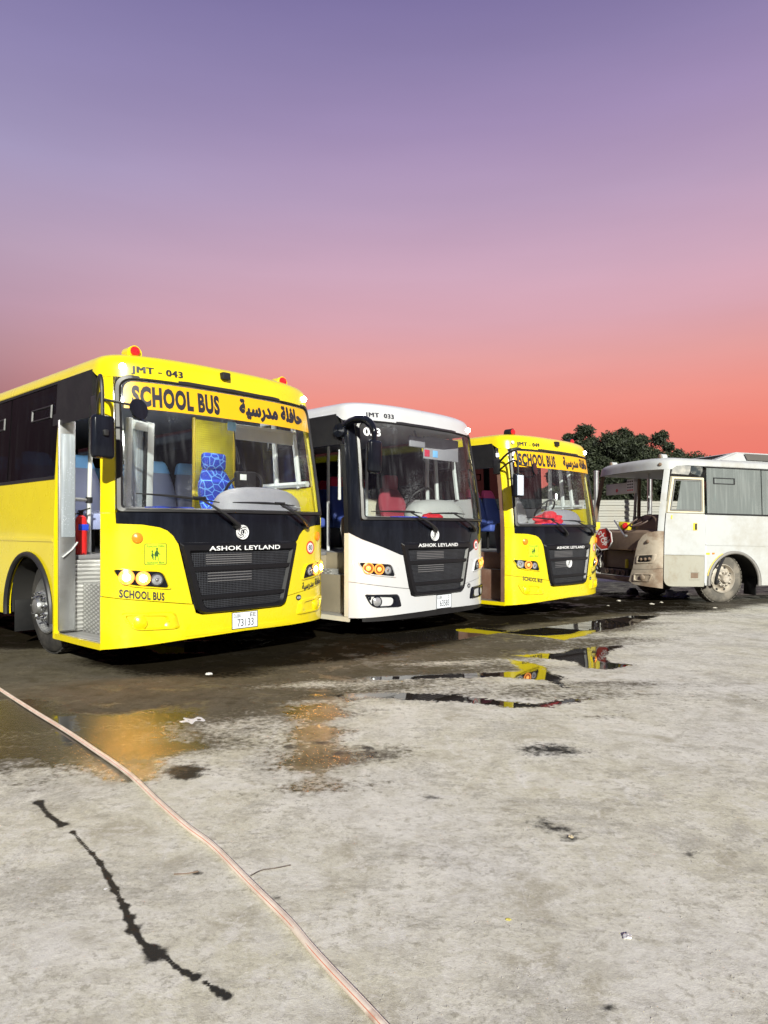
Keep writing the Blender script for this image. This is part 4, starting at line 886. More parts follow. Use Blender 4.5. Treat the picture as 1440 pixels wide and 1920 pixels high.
    panel('torn_film', [(SY(.33, 1), 2.50), (SY(.75, 1), 2.49), (SY(.80, 1), 2.55), (SY(.81, 1), 2.66), (SY(.34, 1), 2.66)], -.01, .004, pm('dusty_film', (.25, .25, .24), .6, var=.2, dirt=(.5, .48, .43), dfac=.7, dscale=5), r, .2)
    panel('torn_film', [(SY(.815, 1), 2.66), (SY(.82, 1), 2.52), (SY(1.0, 1), 2.49), (SY(1.10, 1), 2.465), (SY(1.16, 1), 2.55), (SY(1.17, 1), 2.66)], -.012, .006, TF, r, .2)
    # wheel arch with curled trim, wheels, marker, beacons
    A = [W(s, z, .02) for s, z in arch_pts(1, (1.88, .42), .585)]; tube('arch_liner', A, .03, pm('arch_grey', (.22, .21, .20), .6, var=.2), r, 8)
    ya = [W(s, z, .012) for s, z in arch_pts(1, (1.88, .42), .617)][2:9]; tube('arch_edge_patch', ya, .010, _m['handle_yellow'], r, 6)
    tube('curled_trim', smooth_path([W(SY(1.62, 1), .90, .03), W(SY(1.48, 1), .74, .09), W(SY(1.40, 1), .52, .10), W(SY(1.42, 1), .40, .06), W(SY(1.50, 1), .45, .04)]), .028, RUB, r, 8)
    DR = pm('dusty_rim', (.50, .46, .40), .7, var=.15, metal=.2, dirt=(.25, .2, .15), dfac=.7, dscale=9)
    wheel(r, 1.12, 1.72, 1, DR, dusty=True); wheel(r, -1.12, 1.72, -1, DR, dusty=True); wheel(r, 1.12, 6.15, 1, DR, dusty=True); wheel(r, -1.12, 6.15, -1, DR, dusty=True)
    lamp_disc('marker_lamp', 1.10, 2.68, .035, BRD, r, .02, .02)
    beacon(r, .86, .52, 2.785, WHD, BRD); beacon(r, -.84, .52, 2.785, WHD, BRD)
    # exposed inside and nose
    box('floor', (-1.18, .40, .96), (1.18, LEN-.1, 1.0), BRD, r, .004)
    V = []; F = []
    xs = np.linspace(-1.08, 1.08, 17)
    for xx in xs:
        yy = W(SX(xx), 1.35, -.10).y
        for q in ((yy, 1.02), (yy-.01, 1.20), (yy+.02, 1.36), (yy+.12, 1.41), (.60, 1.43), (.66, 1.0)): V.append((xx, q[0] if q[0] > yy-.02 else yy, q[1]))
    F = [(i*6+j, (i+1)*6+j, (i+1)*6+j+1, i*6+j+1) for i in range(16) for j in range(5)]
    d = mk('dashboard', V, F, BRD, r)
    V = []; F = []; nu, nv = 20, 8
    for j in range(nv):
        t = j/(nv-1)*math.pi/2
        for i in range(nu):
            q = 2*math.pi*i/nu; c, s = math.cos(q), math.sin(q); rr = math.cos(t)**.7; V.append((.60+.50*rr*math.copysign(abs(c)**.6, c), .55+.20*rr*math.copysign(abs(s)**.8, s), 1.40+.33*math.sin(t)**.8))
    F = [(j*nu+i, j*nu+(i+1) % nu, (j+1)*nu+(i+1) % nu, (j+1)*nu+i) for j in range(nv-1) for i in range(nu)]
    mk('instrument_binnacle', V, F, BRD, d)
    o3 = Vector((.52, .30, 1.60)); ax = Vector((0, -.5, .8)).normalized(); ux = Vector((1, 0, 0)); uy = ax.cross(ux)
    sw = tube('steering_wheel', [o3+(ux*math.cos(q)+uy*math.sin(q))*.23 for q in np.linspace(0, 2*math.pi, 28, endpoint=False)], .017, pm('dark_brown', (.08, .05, .04), .6), r, 8, True)
    for q in (.3, 2.4, 4.5): tube('spoke', [o3-ax*.03, o3+(ux*math.cos(q)+uy*math.sin(q))*.22], .013, _m['dark_brown'], sw, 6)
    tube('wiper', [W(SX(.10), 1.60, .06), W(SX(.46), 1.30, .05)], .016, STL, r, 8); lathe('wiper_pivot', [(.03, -.03), (.03, .02), (0, .03)], W(SX(.47), 1.29, .03), (0, -1, 0), STL, r, 12, caps=False)
    box('cross_beam', (-1.05, .12, 1.0), (.78, .20, 1.05), pm('brown_beam', (.30, .19, .12), .7, var=.2), r, .008)
    box('radiator', (-.62, .24, .62), (.42, .34, .98), pm('radiator_dusty', (.20, .16, .12), .8, var=.2, bump=.4, bscale=40), r, .01)
    for xx in (-.66, .44): box('radiator_frame', (xx, .20, .56), (xx+.05, .30, 1.0), BRD, r, .006)
    box('tow_beam', (-1.0, .14, .36), (.66, .24, .46), BRD, r, .015); box('lower_bracket', (-.7, .16, .47), (.3, .22, .60), MEC, r, .01)
    for xx in (-.42, -.22, -.02, .18): lathe('horn', [(.05, 0), (.055, .02), (.04, .02), (.03, .005), (0, .005)], (xx, .155, .535), (0, -1, 0), BRD, r, 16, caps=False)
    box('engine_block', (-1.0, .35, .55), (-.66, .8, .98), MEC, r, .03); box('chassis', (-.55, .55, .46), (.55, LEN-.4, .955), DRK, r, .02); box('axle', (-.85, 1.64, .42), (.85, 1.80, .56), MEC, r, .02)
    for k in range(9):
        a = (-1.02+.045*k, .22+.03*(k % 3), .96); tube('loose_pipe', smooth_path([a, (a[0]+.04*math.sin(k*2.1), .18, .80+.03*math.cos(k)), (a[0]+.10*math.cos(k*1.7), .16, .66), (a[0]+.16*math.sin(k*1.3+1), .20, .50)]), .012+.006*(k % 3), MEC if k % 3 else STL, r, 6)
    lathe('yellow_cap', [(.035, 0), (.035, .16), (.02, .18), (0, .18)], (.24, .18, .64), (0, 0, 1), pm('dull_yellow', (.6, .5, .02), .6), r, 12, caps=False)
    box('tin', (-.9, .10, 1.40), (-.80, .20, 1.58), _m['dull_yellow'], r, .01)
    vz = box('sun_visor', (-1.02, .46, 2.18), (.10, .49, 2.42), pm('visor_white', (.62, .61, .57), .7), r, .01); box('notice_sheet', (-.22, .452, 2.20), (.04, .4585, 2.48), PAP, vz, .001)
    for i in range(4):
        for j in range(3): box('notice_print', (-.20+.075*j, .4495, 2.235+.06*i), (-.20+.075*j+.05, .4515, 2.235+.06*i+.03), LET if i else REDP, vz, .0005)
    mk('arrow_print', [(-.62, .455, 2.30), (-.56, .455, 2.30), (-.56, .455, 2.27), (-.53, .455, 2.27), (-.59, .455, 2.22), (-.65, .455, 2.27), (-.62, .455, 2.27)], [tuple(range(7))], REDP, vz)
    tube('grab_pole', [(.30, .62, 1.4), (.30, .62, 2.58)], .022, STL, r, 8); tube('grab_pole', [(-1.05, 1.32, 1.0), (-1.05, 1.32, 2.58)], .04, BRD, r, 8)
    # roof air conditioner
    V = [(-.80, 1.75, 2.83), (.80, 1.75, 2.83), (.80, 5.2, 2.83), (-.80, 5.2, 2.83), (-.66, 2.40, 3.06), (.66, 2.40, 3.06), (.66, 5.0, 3.06), (-.66, 5.0, 3.06)]
    bm = bmesh.new(); vv = [bm.verts.new(v) for v in V]
    for f in ((0, 1, 5, 4), (1, 2, 6, 5), (2, 3, 7, 6), (3, 0, 4, 7), (4, 5, 6, 7), (3, 2, 1, 0)): bm.faces.new([vv[k] for k in f])
    bmesh.ops.bevel(bm, geom=bm.edges[:], offset=.035, segments=3, affect='EDGES'); ac = from_bm('roof_air_conditioner', bm, WHD, r)
    for k in range(3):
        yy = 2.55+.78*k; mk('intake_grille', [(.788, yy, 2.875), (.788, yy+.62, 2.875), (.696, yy+.62, 3.015), (.696, yy, 3.015)], [(0, 1, 2, 3)], pm('intake_dark', (.09, .085, .075), .8, var=.2), ac).location = (.02, 0, .01)
    for k in range(7):
        t = .12+.11*k; tube('vent_slat', [(-.55, 1.78+.60*t, 2.838+.215*t), (.55, 1.78+.60*t, 2.838+.215*t)], .012, DRK, ac, 6)
    # rear seats seen through the dusty glass
    for yy in (2.3, 3.1, 3.9):
        for xx in (-.9, -.45, .5, .93): passenger_seat(r, xx, yy, 1.40, LIN, GRY, 'grey_dusty')
    M = Matrix.Translation(r.location) @ r.rotation_euler.to_matrix().to_4x4()
    # stop paddles hanging on the nose
    def stop_sign(p, rz, tilt, label, rad=.25):
        e = empty('stop_sign', M @ Vector(p)); e.rotation_euler = (0, 0, R(deg)+rz)
        oc = [(rad*math.cos(R(22.5+45*k)+tilt), rad*math.sin(R(22.5+45*k)+tilt)) for k in range(8)]
        def prism(nm, pts, a, b, m, par): n = len(pts); return mk(nm, [(u, a, v) for u, v in pts]+[(u, b, v) for u, v in pts], [tuple(range(n)), tuple(range(n, 2*n))[::-1]]+[(k, (k+1) % n, (k+1) % n+n, k+n) for k in range(n)], m, par, smooth=False)
        prism('border', oc, .0, .012, PAP, e); prism('face', [(u*.91, v*.91) for u, v in oc], -.003, .0, pm('sign_red', (.42, .02, .02), .45, var=.1, dirt=(.3, .12, .08), dfac=.4), e)
        V, F = text_geo('STOP', .02); c, s = math.cos(tilt-1.2), math.sin(tilt-1.2)
        mk('lettering', [(c*(a-.5)*.34-s*(b-.5)*.11-.05*c*0-.03, -.0045, s*(a-.5)*.34+c*(b-.5)*.11) for a, b in V], F, PAP, e, smooth=False)
        V, F = text_geo('\uFED2\uFED7', .02); mk('lettering', [(c*(a-.5)*.24-s*(b-.5)*.13+.085, -.0045, s*(a-.5)*.24+c*(b-.5)*.13+.03) for a, b in V], F, PAP, e, smooth=False)
        for q in (0, math.pi): lathe('flasher', [(.03, -.004), (.03, -.012), (0, -.016)], (rad*.72*math.cos(q+tilt+.0), 0, rad*.72*math.sin(q+tilt)), (0, 1, 0), pm('dark_red', (.22, .01, .01), .4), e, 14, caps=False)
        tag(e, label, 'sign', 'stop paddles'); return e
    stop_sign((-.30, -.03, 1.22), .25, .15, 'red octagonal stop paddle with white border hanging on the stripped bus nose')
    stop_sign((-1.02, .10, 1.22), -.6, .3, 'dull red stop paddle at the far corner of the stripped bus, half hidden')
    wl = box('warning_light', (-.13, -.08, 0), (.13, .08, .16), _m['dull_yellow'], None, .02); wl.location = M @ Vector((-.02, .30, 1.415)); wl.rotation_euler = (0, R(8), R(deg)+.3)
    lathe('lens', [(.07, 0), (.07, .03), (.05, .06), (0, .07)], (.05, -.06, .09), (.5, -1, 0), REDL, wl, 18, caps=False); tag(wl, 'yellow warning light with red lens lying on the stripped bus dashboard', 'lamp')
    return r
build_wreck()

# ------------------------------------------------------------------ the yard
def vnoise(x, y, seed=0):
    xi = np.floor(x).astype(np.int64); yi = np.floor(y).astype(np.int64); fx = x-xi; fy = y-yi
    def h(a, b):
        n = (a*374761393+b*668265263+seed*144665) & 0x7fffffff; n = (n ^ (n >> 13))*1274126177 & 0x7fffffff; return ((n ^ (n >> 16)) & 0xffff)/65535.
    ux = fx*fx*(3-2*fx); uy = fy*fy*(3-2*fy)
    return (h(xi, yi)*(1-ux)+h(xi+1, yi)*ux)*(1-uy)+(h(xi, yi+1)*(1-ux)+h(xi+1, yi+1)*ux)*uy
def fbm(x, y, o=5, seed=0):
    t = 0; a = .5; f = 1
    for k in range(o): t = t+a*vnoise(x*f, y*f, seed+k*17); a *= .5; f *= 2.03
    return t/(1-.5**o)
def poly_sd(px, py, poly):
    """signed distance, positive inside"""
    d = np.full(px.shape, 1e9); ins = np.zeros(px.shape, bool); n = len(poly)
    for i in range(n):
        ax, ay = poly[i]; bx, by = poly[(i+1) % n]; ex, ey = bx-ax, by-ay
        t = np.clip(((px-ax)*ex+(py-ay)*ey)/(ex*ex+ey*ey+1e-12), 0, 1); d = np.minimum(d, np.hypot(px-ax-t*ex, py-ay-t*ey))
        c = ((ay > py) != (by > py)) & (px < ex*(py-ay)/(ey if abs(ey) > 1e-12 else 1e-12)+ax); ins ^= c
    return np.where(ins, d, -d)
G = lambda pts: [on_ground(u, v) for u, v in pts]
def build_ground():
    xs = np.concatenate([[-1500, -400, -120, -50, -25, -15, -10], np.arange(-7, -2.3, .028), np.arange(-2.3, .9, .009), np.arange(.9, 9.001, .028), [10, 12, 15, 20, 30, 60, 150, 500, 1500]])
    ys = np.concatenate([[-300, -60, -20, -6, -2, .3, .9], 1.3*1.0045**np.arange(0, 261), 1.3*1.0045**260*1.0078**np.arange(1, 184), [19, 22, 26, 32, 40, 55, 80, 150, 400, 1500]])
    gx, gy = np.meshgrid(xs, ys); px, py = gx.ravel(), gy.ravel(); nx, ny = len(xs), len(ys)
    z = gz(px, py)+np.where((np.abs(px) < 9) & (py > .5) & (py < 18), .010*(fbm(px*.7, py*.7, 3, 5)-.5), 0)
    V = np.stack([px, py, z], 1); i = np.arange(nx-1)[None, :]+nx*np.arange(ny-1)[:, None]; i = i.ravel()
    F = np.stack([i, i+1, i+nx+1, i+nx], 1)
    me = bpy.data.meshes.new('ground'); me.vertices.add(len(V)); me.vertices.foreach_set('co', V.ravel()); me.loops.add(F.size); me.polygons.add(len(F))
    me.polygons.foreach_set('loop_start', np.arange(0, F.size, 4)); me.loops.foreach_set('vertex_index', F.ravel().astype(np.int32)); me.update(calc_edges=True); me.validate()
    me.polygons.foreach_set('use_smooth', np.ones(len(F), bool))
    wob = .22*(fbm(px*1.6, py*.9, 5, 3)-.5)*2; st = fbm(px*.55+py*.25, py*2.6-px*.5, 6, 11)-.5
    # damp area in front of the buses
    damp = poly_sd(px, py, G([(-500, 1150), (200, 1120), (700, 1110), (1240, 1112), (1330, 1140), (1250, 1158), (1170, 1190), (1010, 1220), (960, 1250), (820, 1275), (640, 1300), (560, 1330), (480, 1355), (330, 1385), (220, 1420), (90, 1432), (-60, 1430), (-700, 1420)]))
    wet = np.clip(.62+damp*.45+wob*.8+st*.9, 0, 1.0)
    dark = poly_sd(px, py, G([(120, 1215), (200, 1250), (260, 1268), (400, 1268), (560, 1252), (660, 1238), (860, 1205), (960, 1175), (1130, 1150), (1240, 1150), (1300, 1120), (600, 1120), (0, 1160), (-400, 1180), (-400, 1210)]))  # cast shadow of the near bus, painted into the wet ground's colour
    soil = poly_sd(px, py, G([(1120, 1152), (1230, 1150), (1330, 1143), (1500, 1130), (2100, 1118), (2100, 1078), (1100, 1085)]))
    wet_shade_soil = np.clip(.66+np.maximum(dark*1.3, soil*.8)+wob*.7+st*.6, 0, 1)
    # streaks of moisture further out
    spl = poly_sd(px, py, G([(1080, 1275), (1250, 1270), (1400, 1290), (1360, 1330), (1200, 1335), (1080, 1330), (900, 1300)]))
    wet = np.maximum(wet, np.clip(.30+spl*.3+st*1.5, 0, .62)*np.where(spl > -.3, 1, 0))
    pud = np.zeros(px.shape)
    P = [[(955, 1228), (1050, 1222), (1068, 1215), (1120, 1212), (1182, 1209), (1150, 1221), (1136, 1231), (1150, 1242), (1192, 1246), (1150, 1256), (1088, 1253), (1072, 1241), (1000, 1233)],
         [(945, 1234), (990, 1240), (1032, 1250), (1028, 1257), (1068, 1270), (1062, 1280), (1090, 1298), (1050, 1291), (1015, 1277), (940, 1271), (690, 1277), (680, 1268), (900, 1261), (975, 1256)],
         [(540, 1303), (700, 1297), (860, 1301), (920, 1311), (1000, 1317), (1060, 1309), (1152, 1307), (1085, 1318), (1030, 1329), (960, 1329), (880, 1319), (760, 1313), (640, 1309)],
         [(935, 1186), (1060, 1170), (1180, 1154), (1250, 1153), (1220, 1161), (1190, 1172), (1120, 1186), (1060, 1201), (1010, 1194)],
         [(700, 1190), (900, 1176), (960, 1182), (860, 1200), (740, 1206)],
         [(95, 1340), (140, 1342), (160, 1385), (120, 1402), (95, 1380)],
         [(250, 1205), (420, 1200), (520, 1200), (430, 1222), (300, 1226)]]
    for p in P: pud = np.maximum(pud, np.clip(.5+poly_sd(px, py, G(p))*2.8+.55*wob, 0, 1))
    # rough wet film that catches the lamps
    film = np.maximum(np.maximum(poly_sd(px, py, G([(-200, 1320), (60, 1310), (160, 1350), (360, 1335), (345, 1400), (310, 1470), (200, 1480), (60, 1420), (-200, 1430)])), poly_sd(px, py, G([(540, 1320), (660, 1310), (655, 1400), (630, 1475), (555, 1475), (530, 1380)]))), -1)
    filma = np.clip(.5+film*1.6+st*.9+wob*.5, 0, 1)
    wet = np.maximum(wet, np.clip(.42+film*.35+st*.9+wob*.4, 0, .8)*(film > -.5))
    oil = np.zeros(px.shape)
    T = [(72, 1505, 13), (92, 1530, 9), (117, 1547, 14), (136, 1560, 7), (155, 1582, 6), (172, 1600, 7), (187, 1618, 8), (203, 1645, 10), (215, 1668, 11), (226, 1688, 8), (233, 1701, 12), (241, 1722, 14), (250, 1742, 17), (263, 1764, 10), (282, 1780, 19), (292, 1792, 24), (312, 1796, 8), (330, 1814, 8), (348, 1824, 11), (366, 1833, 13), (384, 1842, 6), (402, 1855, 11), (414, 1862, 12), (426, 1868, 13),
         (345, 1445, 22), (350, 1455, 16), (1000, 1404, 30), (1040, 1405, 34), (1065, 1408, 20), (1022, 1545, 26), (1045, 1552, 26), (1070, 1570, 15), (600, 1392, 18), (640, 1412, 14), (688, 1402, 13), (545, 1400, 15), (806, 1494, 14), (1290, 1600, 12), (1140, 1888, 12), (370, 1636, 8), (520, 1682, 10)]
    near = py < 7
    for k, (u, v, rr) in enumerate(T):
        x, y = on_ground(u, v); q = rr*y/FPX
        if k < 24:
            d = np.hypot(px-x, (py-y)/1.15); oil = np.maximum(oil, np.clip(1.0-d/(q*1.5), 0, 1))
            if k < 23 and k not in (2, 19):
                x2, y2 = on_ground(T[k+1][0], T[k+1][1]); q2 = T[k+1][2]*y2/FPX; ex, ey = x2-x, y2-y
                t = np.clip(((px-x)*ex+(py-y)*ey)/(ex*ex+ey*ey), 0, 1); d = np.hypot(px-x-t*ex, py-y-t*ey); qq = (q*(1-t)+q2*t)*(.85-.28*np.sin(np.pi*t)); oil = np.maximum(oil, np.clip(1.0-d/(qq*1.5), 0, 1))
        else:
            d = np.hypot((px-x)/1.3, (py-y)/1.1); oil = np.maximum(oil, (.95 if k < 26 else .6)*np.clip(1.05-d/(q*2.2), 0, 1))
    for nm, a in (('film', filma), ('wet', wet), ('wet_shade_soil', wet_shade_soil), ('pud', pud), ('oil', oil)):
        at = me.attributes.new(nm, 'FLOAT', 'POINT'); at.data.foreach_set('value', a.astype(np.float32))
    o = bpy.data.objects.new('ground', me); C.objects.link(o); o['kind'] = 'structure'
    m, nt, N, L, B = nodes_of('yard_concrete')
    tc = N.new('ShaderNodeTexCoord')
    def noise(sc, det=6, rough=.55, stretch=None, dist=0):
        n = N.new('ShaderNodeTexNoise'); n.inputs['Scale'].default_value = sc; n.inputs['Detail'].default_value = det; n.inputs['Roughness'].default_value = rough; n.inputs['Distortion'].default_value = dist
        if stretch:
            mp = N.new('ShaderNodeMapping'); mp.inputs['Scale'].default_value = stretch[:3]; mp.inputs['Rotation'].default_value = (0, 0, R(stretch[3])); L.new(tc.outputs['Object'], mp.inputs[0]); L.new(mp.outputs[0], n.inputs[0])
        else: L.new(tc.outputs['Object'], n.inputs[0])
        return n.outputs[0]
    def rng_(v, a, b, c=0, d=1, sm=True):
        r = N.new('ShaderNodeMapRange'); r.interpolation_type = 'SMOOTHSTEP' if sm else 'LINEAR'; L.new(v, r.inputs['Value'])
        for k, x in zip(('From Min', 'From Max', 'To Min', 'To Max'), (a, b, c, d)): r.inputs[k].default_value = x
        return r.outputs[0]
    def mixc(f, a, b):
        mx = N.new('ShaderNodeMix'); mx.data_type = 'RGBA'
        (L.new(f, mx.inputs['Factor']) if hasattr(f, 'is_linked') else mx.inputs['Factor'].__setattr__('default_value', f))
        for s, v in ((6, a), (7, b)): (L.new(v, mx.inputs[s]) if hasattr(v, 'is_linked') else mx.inputs[s].__setattr__('default_value', tuple(v)+(1,)))
        return mx.outputs[2]
    def math_(op, a, b):
        n = N.new('ShaderNodeMath'); n.operation = op
        for s, v in ((0, a), (1, b)): (L.new(v, n.inputs[s]) if hasattr(v, 'is_linked') else n.inputs[s].__setattr__('default_value', v))
        return n.outputs[0]
    def attr(nm):
        a = N.new('ShaderNodeAttribute'); a.attribute_name = nm; return a.outputs['Fac']
    big, mid, fine, grit = noise(.55, 7, .62), noise(3.2, 8, .66, dist=.4), noise(24, 8, .7), noise(260, 3, .7)
    scuff = noise(2.6, 9, .74, (1.4, 4, 1, 52)); scuff2 = noise(2.0, 9, .74, (5, .8, 1, -18))
    c = mixc(rng_(big, .35, .65), (.58, .555, .425), (.60, .585, .525))
    c = mixc(rng_(mid, .50, .64, 0, .75), c, (.70, .68, .59))
    c = mixc(rng_(mid, .46, .34, 0, .7), c, (.37, .34, .25))
    c = mixc(rng_(scuff, .54, .66, 0, .6), c, (.27, .25, .20)); c = mixc(rng_(scuff2, .55, .66, 0, .5), c, (.68, .67, .62))
    pat = noise(7.5, 9, .76, dist=.6); c = mixc(rng_(pat, .53, .58, 0, .42), c, (.40, .375, .30)); c = mixc(rng_(pat, .46, .41, 0, .45), c, (.72, .70, .63))
    blot = noise(1.6, 9, .74, (1, 1.35, 1, 35), .5); c = mixc(rng_(blot, .52, .60, 0, .48), c, (.36, .345, .295)); c = mixc(rng_(blot, .47, .40, 0, .42), c, (.70, .685, .62))
    c = mixc(math_('MULTIPLY', rng_(fine, .53, .62, 0, .55), rng_(mid, .40, .58, .2, 1)), c, (.30, .28, .215)); c = mixc(rng_(fine, .47, .36, 0, .28), c, (.74, .72, .64))
    c = mixc(rng_(grit, .60, .72, 0, .5), c, (.18, .17, .15)); c = mixc(rng_(grit, .36, .26, 0, .45), c, (.66, .65, .62))
    fl = noise(58, 6, .75); c = mixc(math_('MULTIPLY', rng_(fl, .54, .62, 0, .55), rng_(blot, .40, .60, .25, 1)), c, (.25, .235, .18)); c = mixc(math_('MULTIPLY', rng_(fl, .46, .39, 0, .5), rng_(pat, .42, .58, .9, .2)), c, (.78, .765, .69))
    jag = math_('MULTIPLY', math_('SUBTRACT', fine, .5), .9); jag2 = math_('MULTIPLY', math_('SUBTRACT', mid, .5), .6)
    j = math_('ADD', jag, jag2)
    wm = rng_(math_('ADD', attr('wet'), j), .42, .82); w2 = rng_(math_('ADD', attr('wet_shade_soil'), math_('MULTIPLY', j, .7)), .45, .85)
    pmk = rng_(math_('ADD', attr('pud'), math_('MULTIPLY', j, .75)), .50, .62); om = rng_(math_('ADD', attr('oil'), math_('MULTIPLY', j, 1.0)), .28, .66)
    damp_c = N.new('ShaderNodeMix'); damp_c.data_type = 'RGBA'; damp_c.blend_type = 'MULTIPLY'; L.new(wm, damp_c.inputs['Factor']); L.new(c, damp_c.inputs[6]); damp_c.inputs[7].default_value = (.20, .182, .15, 1); c = damp_c.outputs[2]
    fa = rng_(math_('ADD', attr('film'), j), .45, .75); d3 = N.new('ShaderNodeMix'); d3.data_type = 'RGBA'; d3.blend_type = 'MULTIPLY'; L.new(fa, d3.inputs['Factor']); L.new(c, d3.inputs[6]); d3.inputs[7].default_value = (.34, .32, .27, 1); c = d3.outputs[2]
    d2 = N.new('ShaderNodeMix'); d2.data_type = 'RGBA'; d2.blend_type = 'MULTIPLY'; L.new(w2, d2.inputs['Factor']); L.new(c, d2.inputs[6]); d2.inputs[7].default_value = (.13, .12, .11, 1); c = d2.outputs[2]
    c = mixc(pmk, c, (.022, .019, .015)); c = mixc(om, c, (.03, .03, .028))
    L.new(c, B.inputs['Base Color'])
    r = rng_(fine, .2, .8, .74, .95)
    def mixf(f, a, b):
        mx = N.new('ShaderNodeMix'); L.new(f, mx.inputs['Factor'])
        for s, v in ((2, a), (3, b)): (L.new(v, mx.inputs[s]) if hasattr(v, 'is_linked') else mx.inputs[s].__setattr__('default_value', v))
        return mx.outputs[0]
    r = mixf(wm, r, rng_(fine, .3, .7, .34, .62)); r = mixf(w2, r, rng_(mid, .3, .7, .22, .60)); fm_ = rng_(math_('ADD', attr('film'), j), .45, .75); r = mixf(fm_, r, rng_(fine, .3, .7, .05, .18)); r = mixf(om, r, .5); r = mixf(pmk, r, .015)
    L.new(r, B.inputs['Roughness']); B.inputs['IOR'].default_value = 1.40; L.new(mixf(pmk, mixf(fm_, mixf(wm, .05, math_('MULTIPLY', rng_(mid, .54, .68), .38)), .60), .60), B.inputs['Specular IOR Level'])
    h = math_('ADD', math_('MULTIPLY', mid, .5), math_('ADD', math_('MULTIPLY', fine, .35), math_('MULTIPLY', grit, .12)))
    b = N.new('ShaderNodeBump'); b.inputs['Distance'].default_value = .016; L.new(h, b.inputs['Height']); L.new(mixf(pmk, mixf(fm_, mixf(wm, .55, .40), .62), .004), b.inputs['Strength']); L.new(b.outputs[0], B.inputs['Normal'])
    me.materials.append(m)
build_ground()

# ------------------------------------------------------------------ fence, trees, poles beyond
def build_fence():
    Y = 26.0; zg = -.245; fm = pm('fence_sheet', (.30, .30, .275), .55, metal=.1, var=.08, dirt=(.3, .26, .2), dfac=.4, dscale=1.2)
    f = empty('fence', (14, Y, zg)); tag(f, 'pale corrugated metal fence with horizontal ribs behind the buses', 'fence')
    pr = []; n = 13
    for k in range(n):
        z = .08+k*.205; pr += [(0, z), (.045, z+.02), (.045, z+.10), (0, z+.12)]
    V = [(-1.5, y, z) for y, z in pr]+[(1.5, y, z) for y, z in pr]; m = len(pr); base = None
    for i in range(-6, 9):
        if base is None: o = base = mk('sheet_panel', V, [(k, k+1, k+1+m, k+m) for k in range(m-1)], fm, f, smooth=False)
        else: o = base.copy(); C.objects.link(o)
        o.location = (i*3.0, .02*(i % 2), -.04*(i % 3))
    pb = None
    for i in range(-6, 10):
        if pb is None: o = pb = box('post', (-.05, .07, -.1), (.05, .17, 2.85), STL, f, .01)
        else: o = pb.copy(); C.objects.link(o)
        o.location = (i*3.0-1.5, 0, 0)
    for u, vt in ((1118, 884), (1218, 882)):
        x = (u-720)/FPX*24.5; h = (HOR-vt)/FPX*24.5+HC-zg
        p = tube('pole', [(0, 0, 0), (0, 0, h)], .085, STL, None, 12); p.location = (x, 24.5, zg-.02)
        lathe('cap', [(.10, h-.01), (.10, h+.04), (0, h+.06)], (0, 0, 0), (0, 0, 1), STL, p, 12, caps=False)
        tag(p, 'bare grey steel pole seen through the stripped bus' if u > 1200 else 'bare grey steel pole between the farther yellow bus and the stripped bus', 'pole', 'steel poles by the fence')
    # earth heap behind the fence
    V = []; F = []; nx, ny = 120, 14
    for j in range(ny):
        for i in range(nx):
            x = -4+i*.42; y = 27.2+j*.35; hh = 2.75*math.sin(math.pi*min(1, (j+.4)/ny))**.7+.35*(float(fbm(np.array([x*.9]), np.array([y*.9]), 4, 31)[0])-.5)
            V.append((x, y, zg-.1+max(0, hh)))
    F = [(j*nx+i, j*nx+i+1, (j+1)*nx+i+1, (j+1)*nx+i) for j in range(ny-1) for i in range(nx-1)]
    t = mk('earth_bank', V, F, pm('earth', (.30, .235, .18), .95, var=.3, scale=2, bump=.5, bscale=3)); t['kind'] = 'structure'
build_fence()

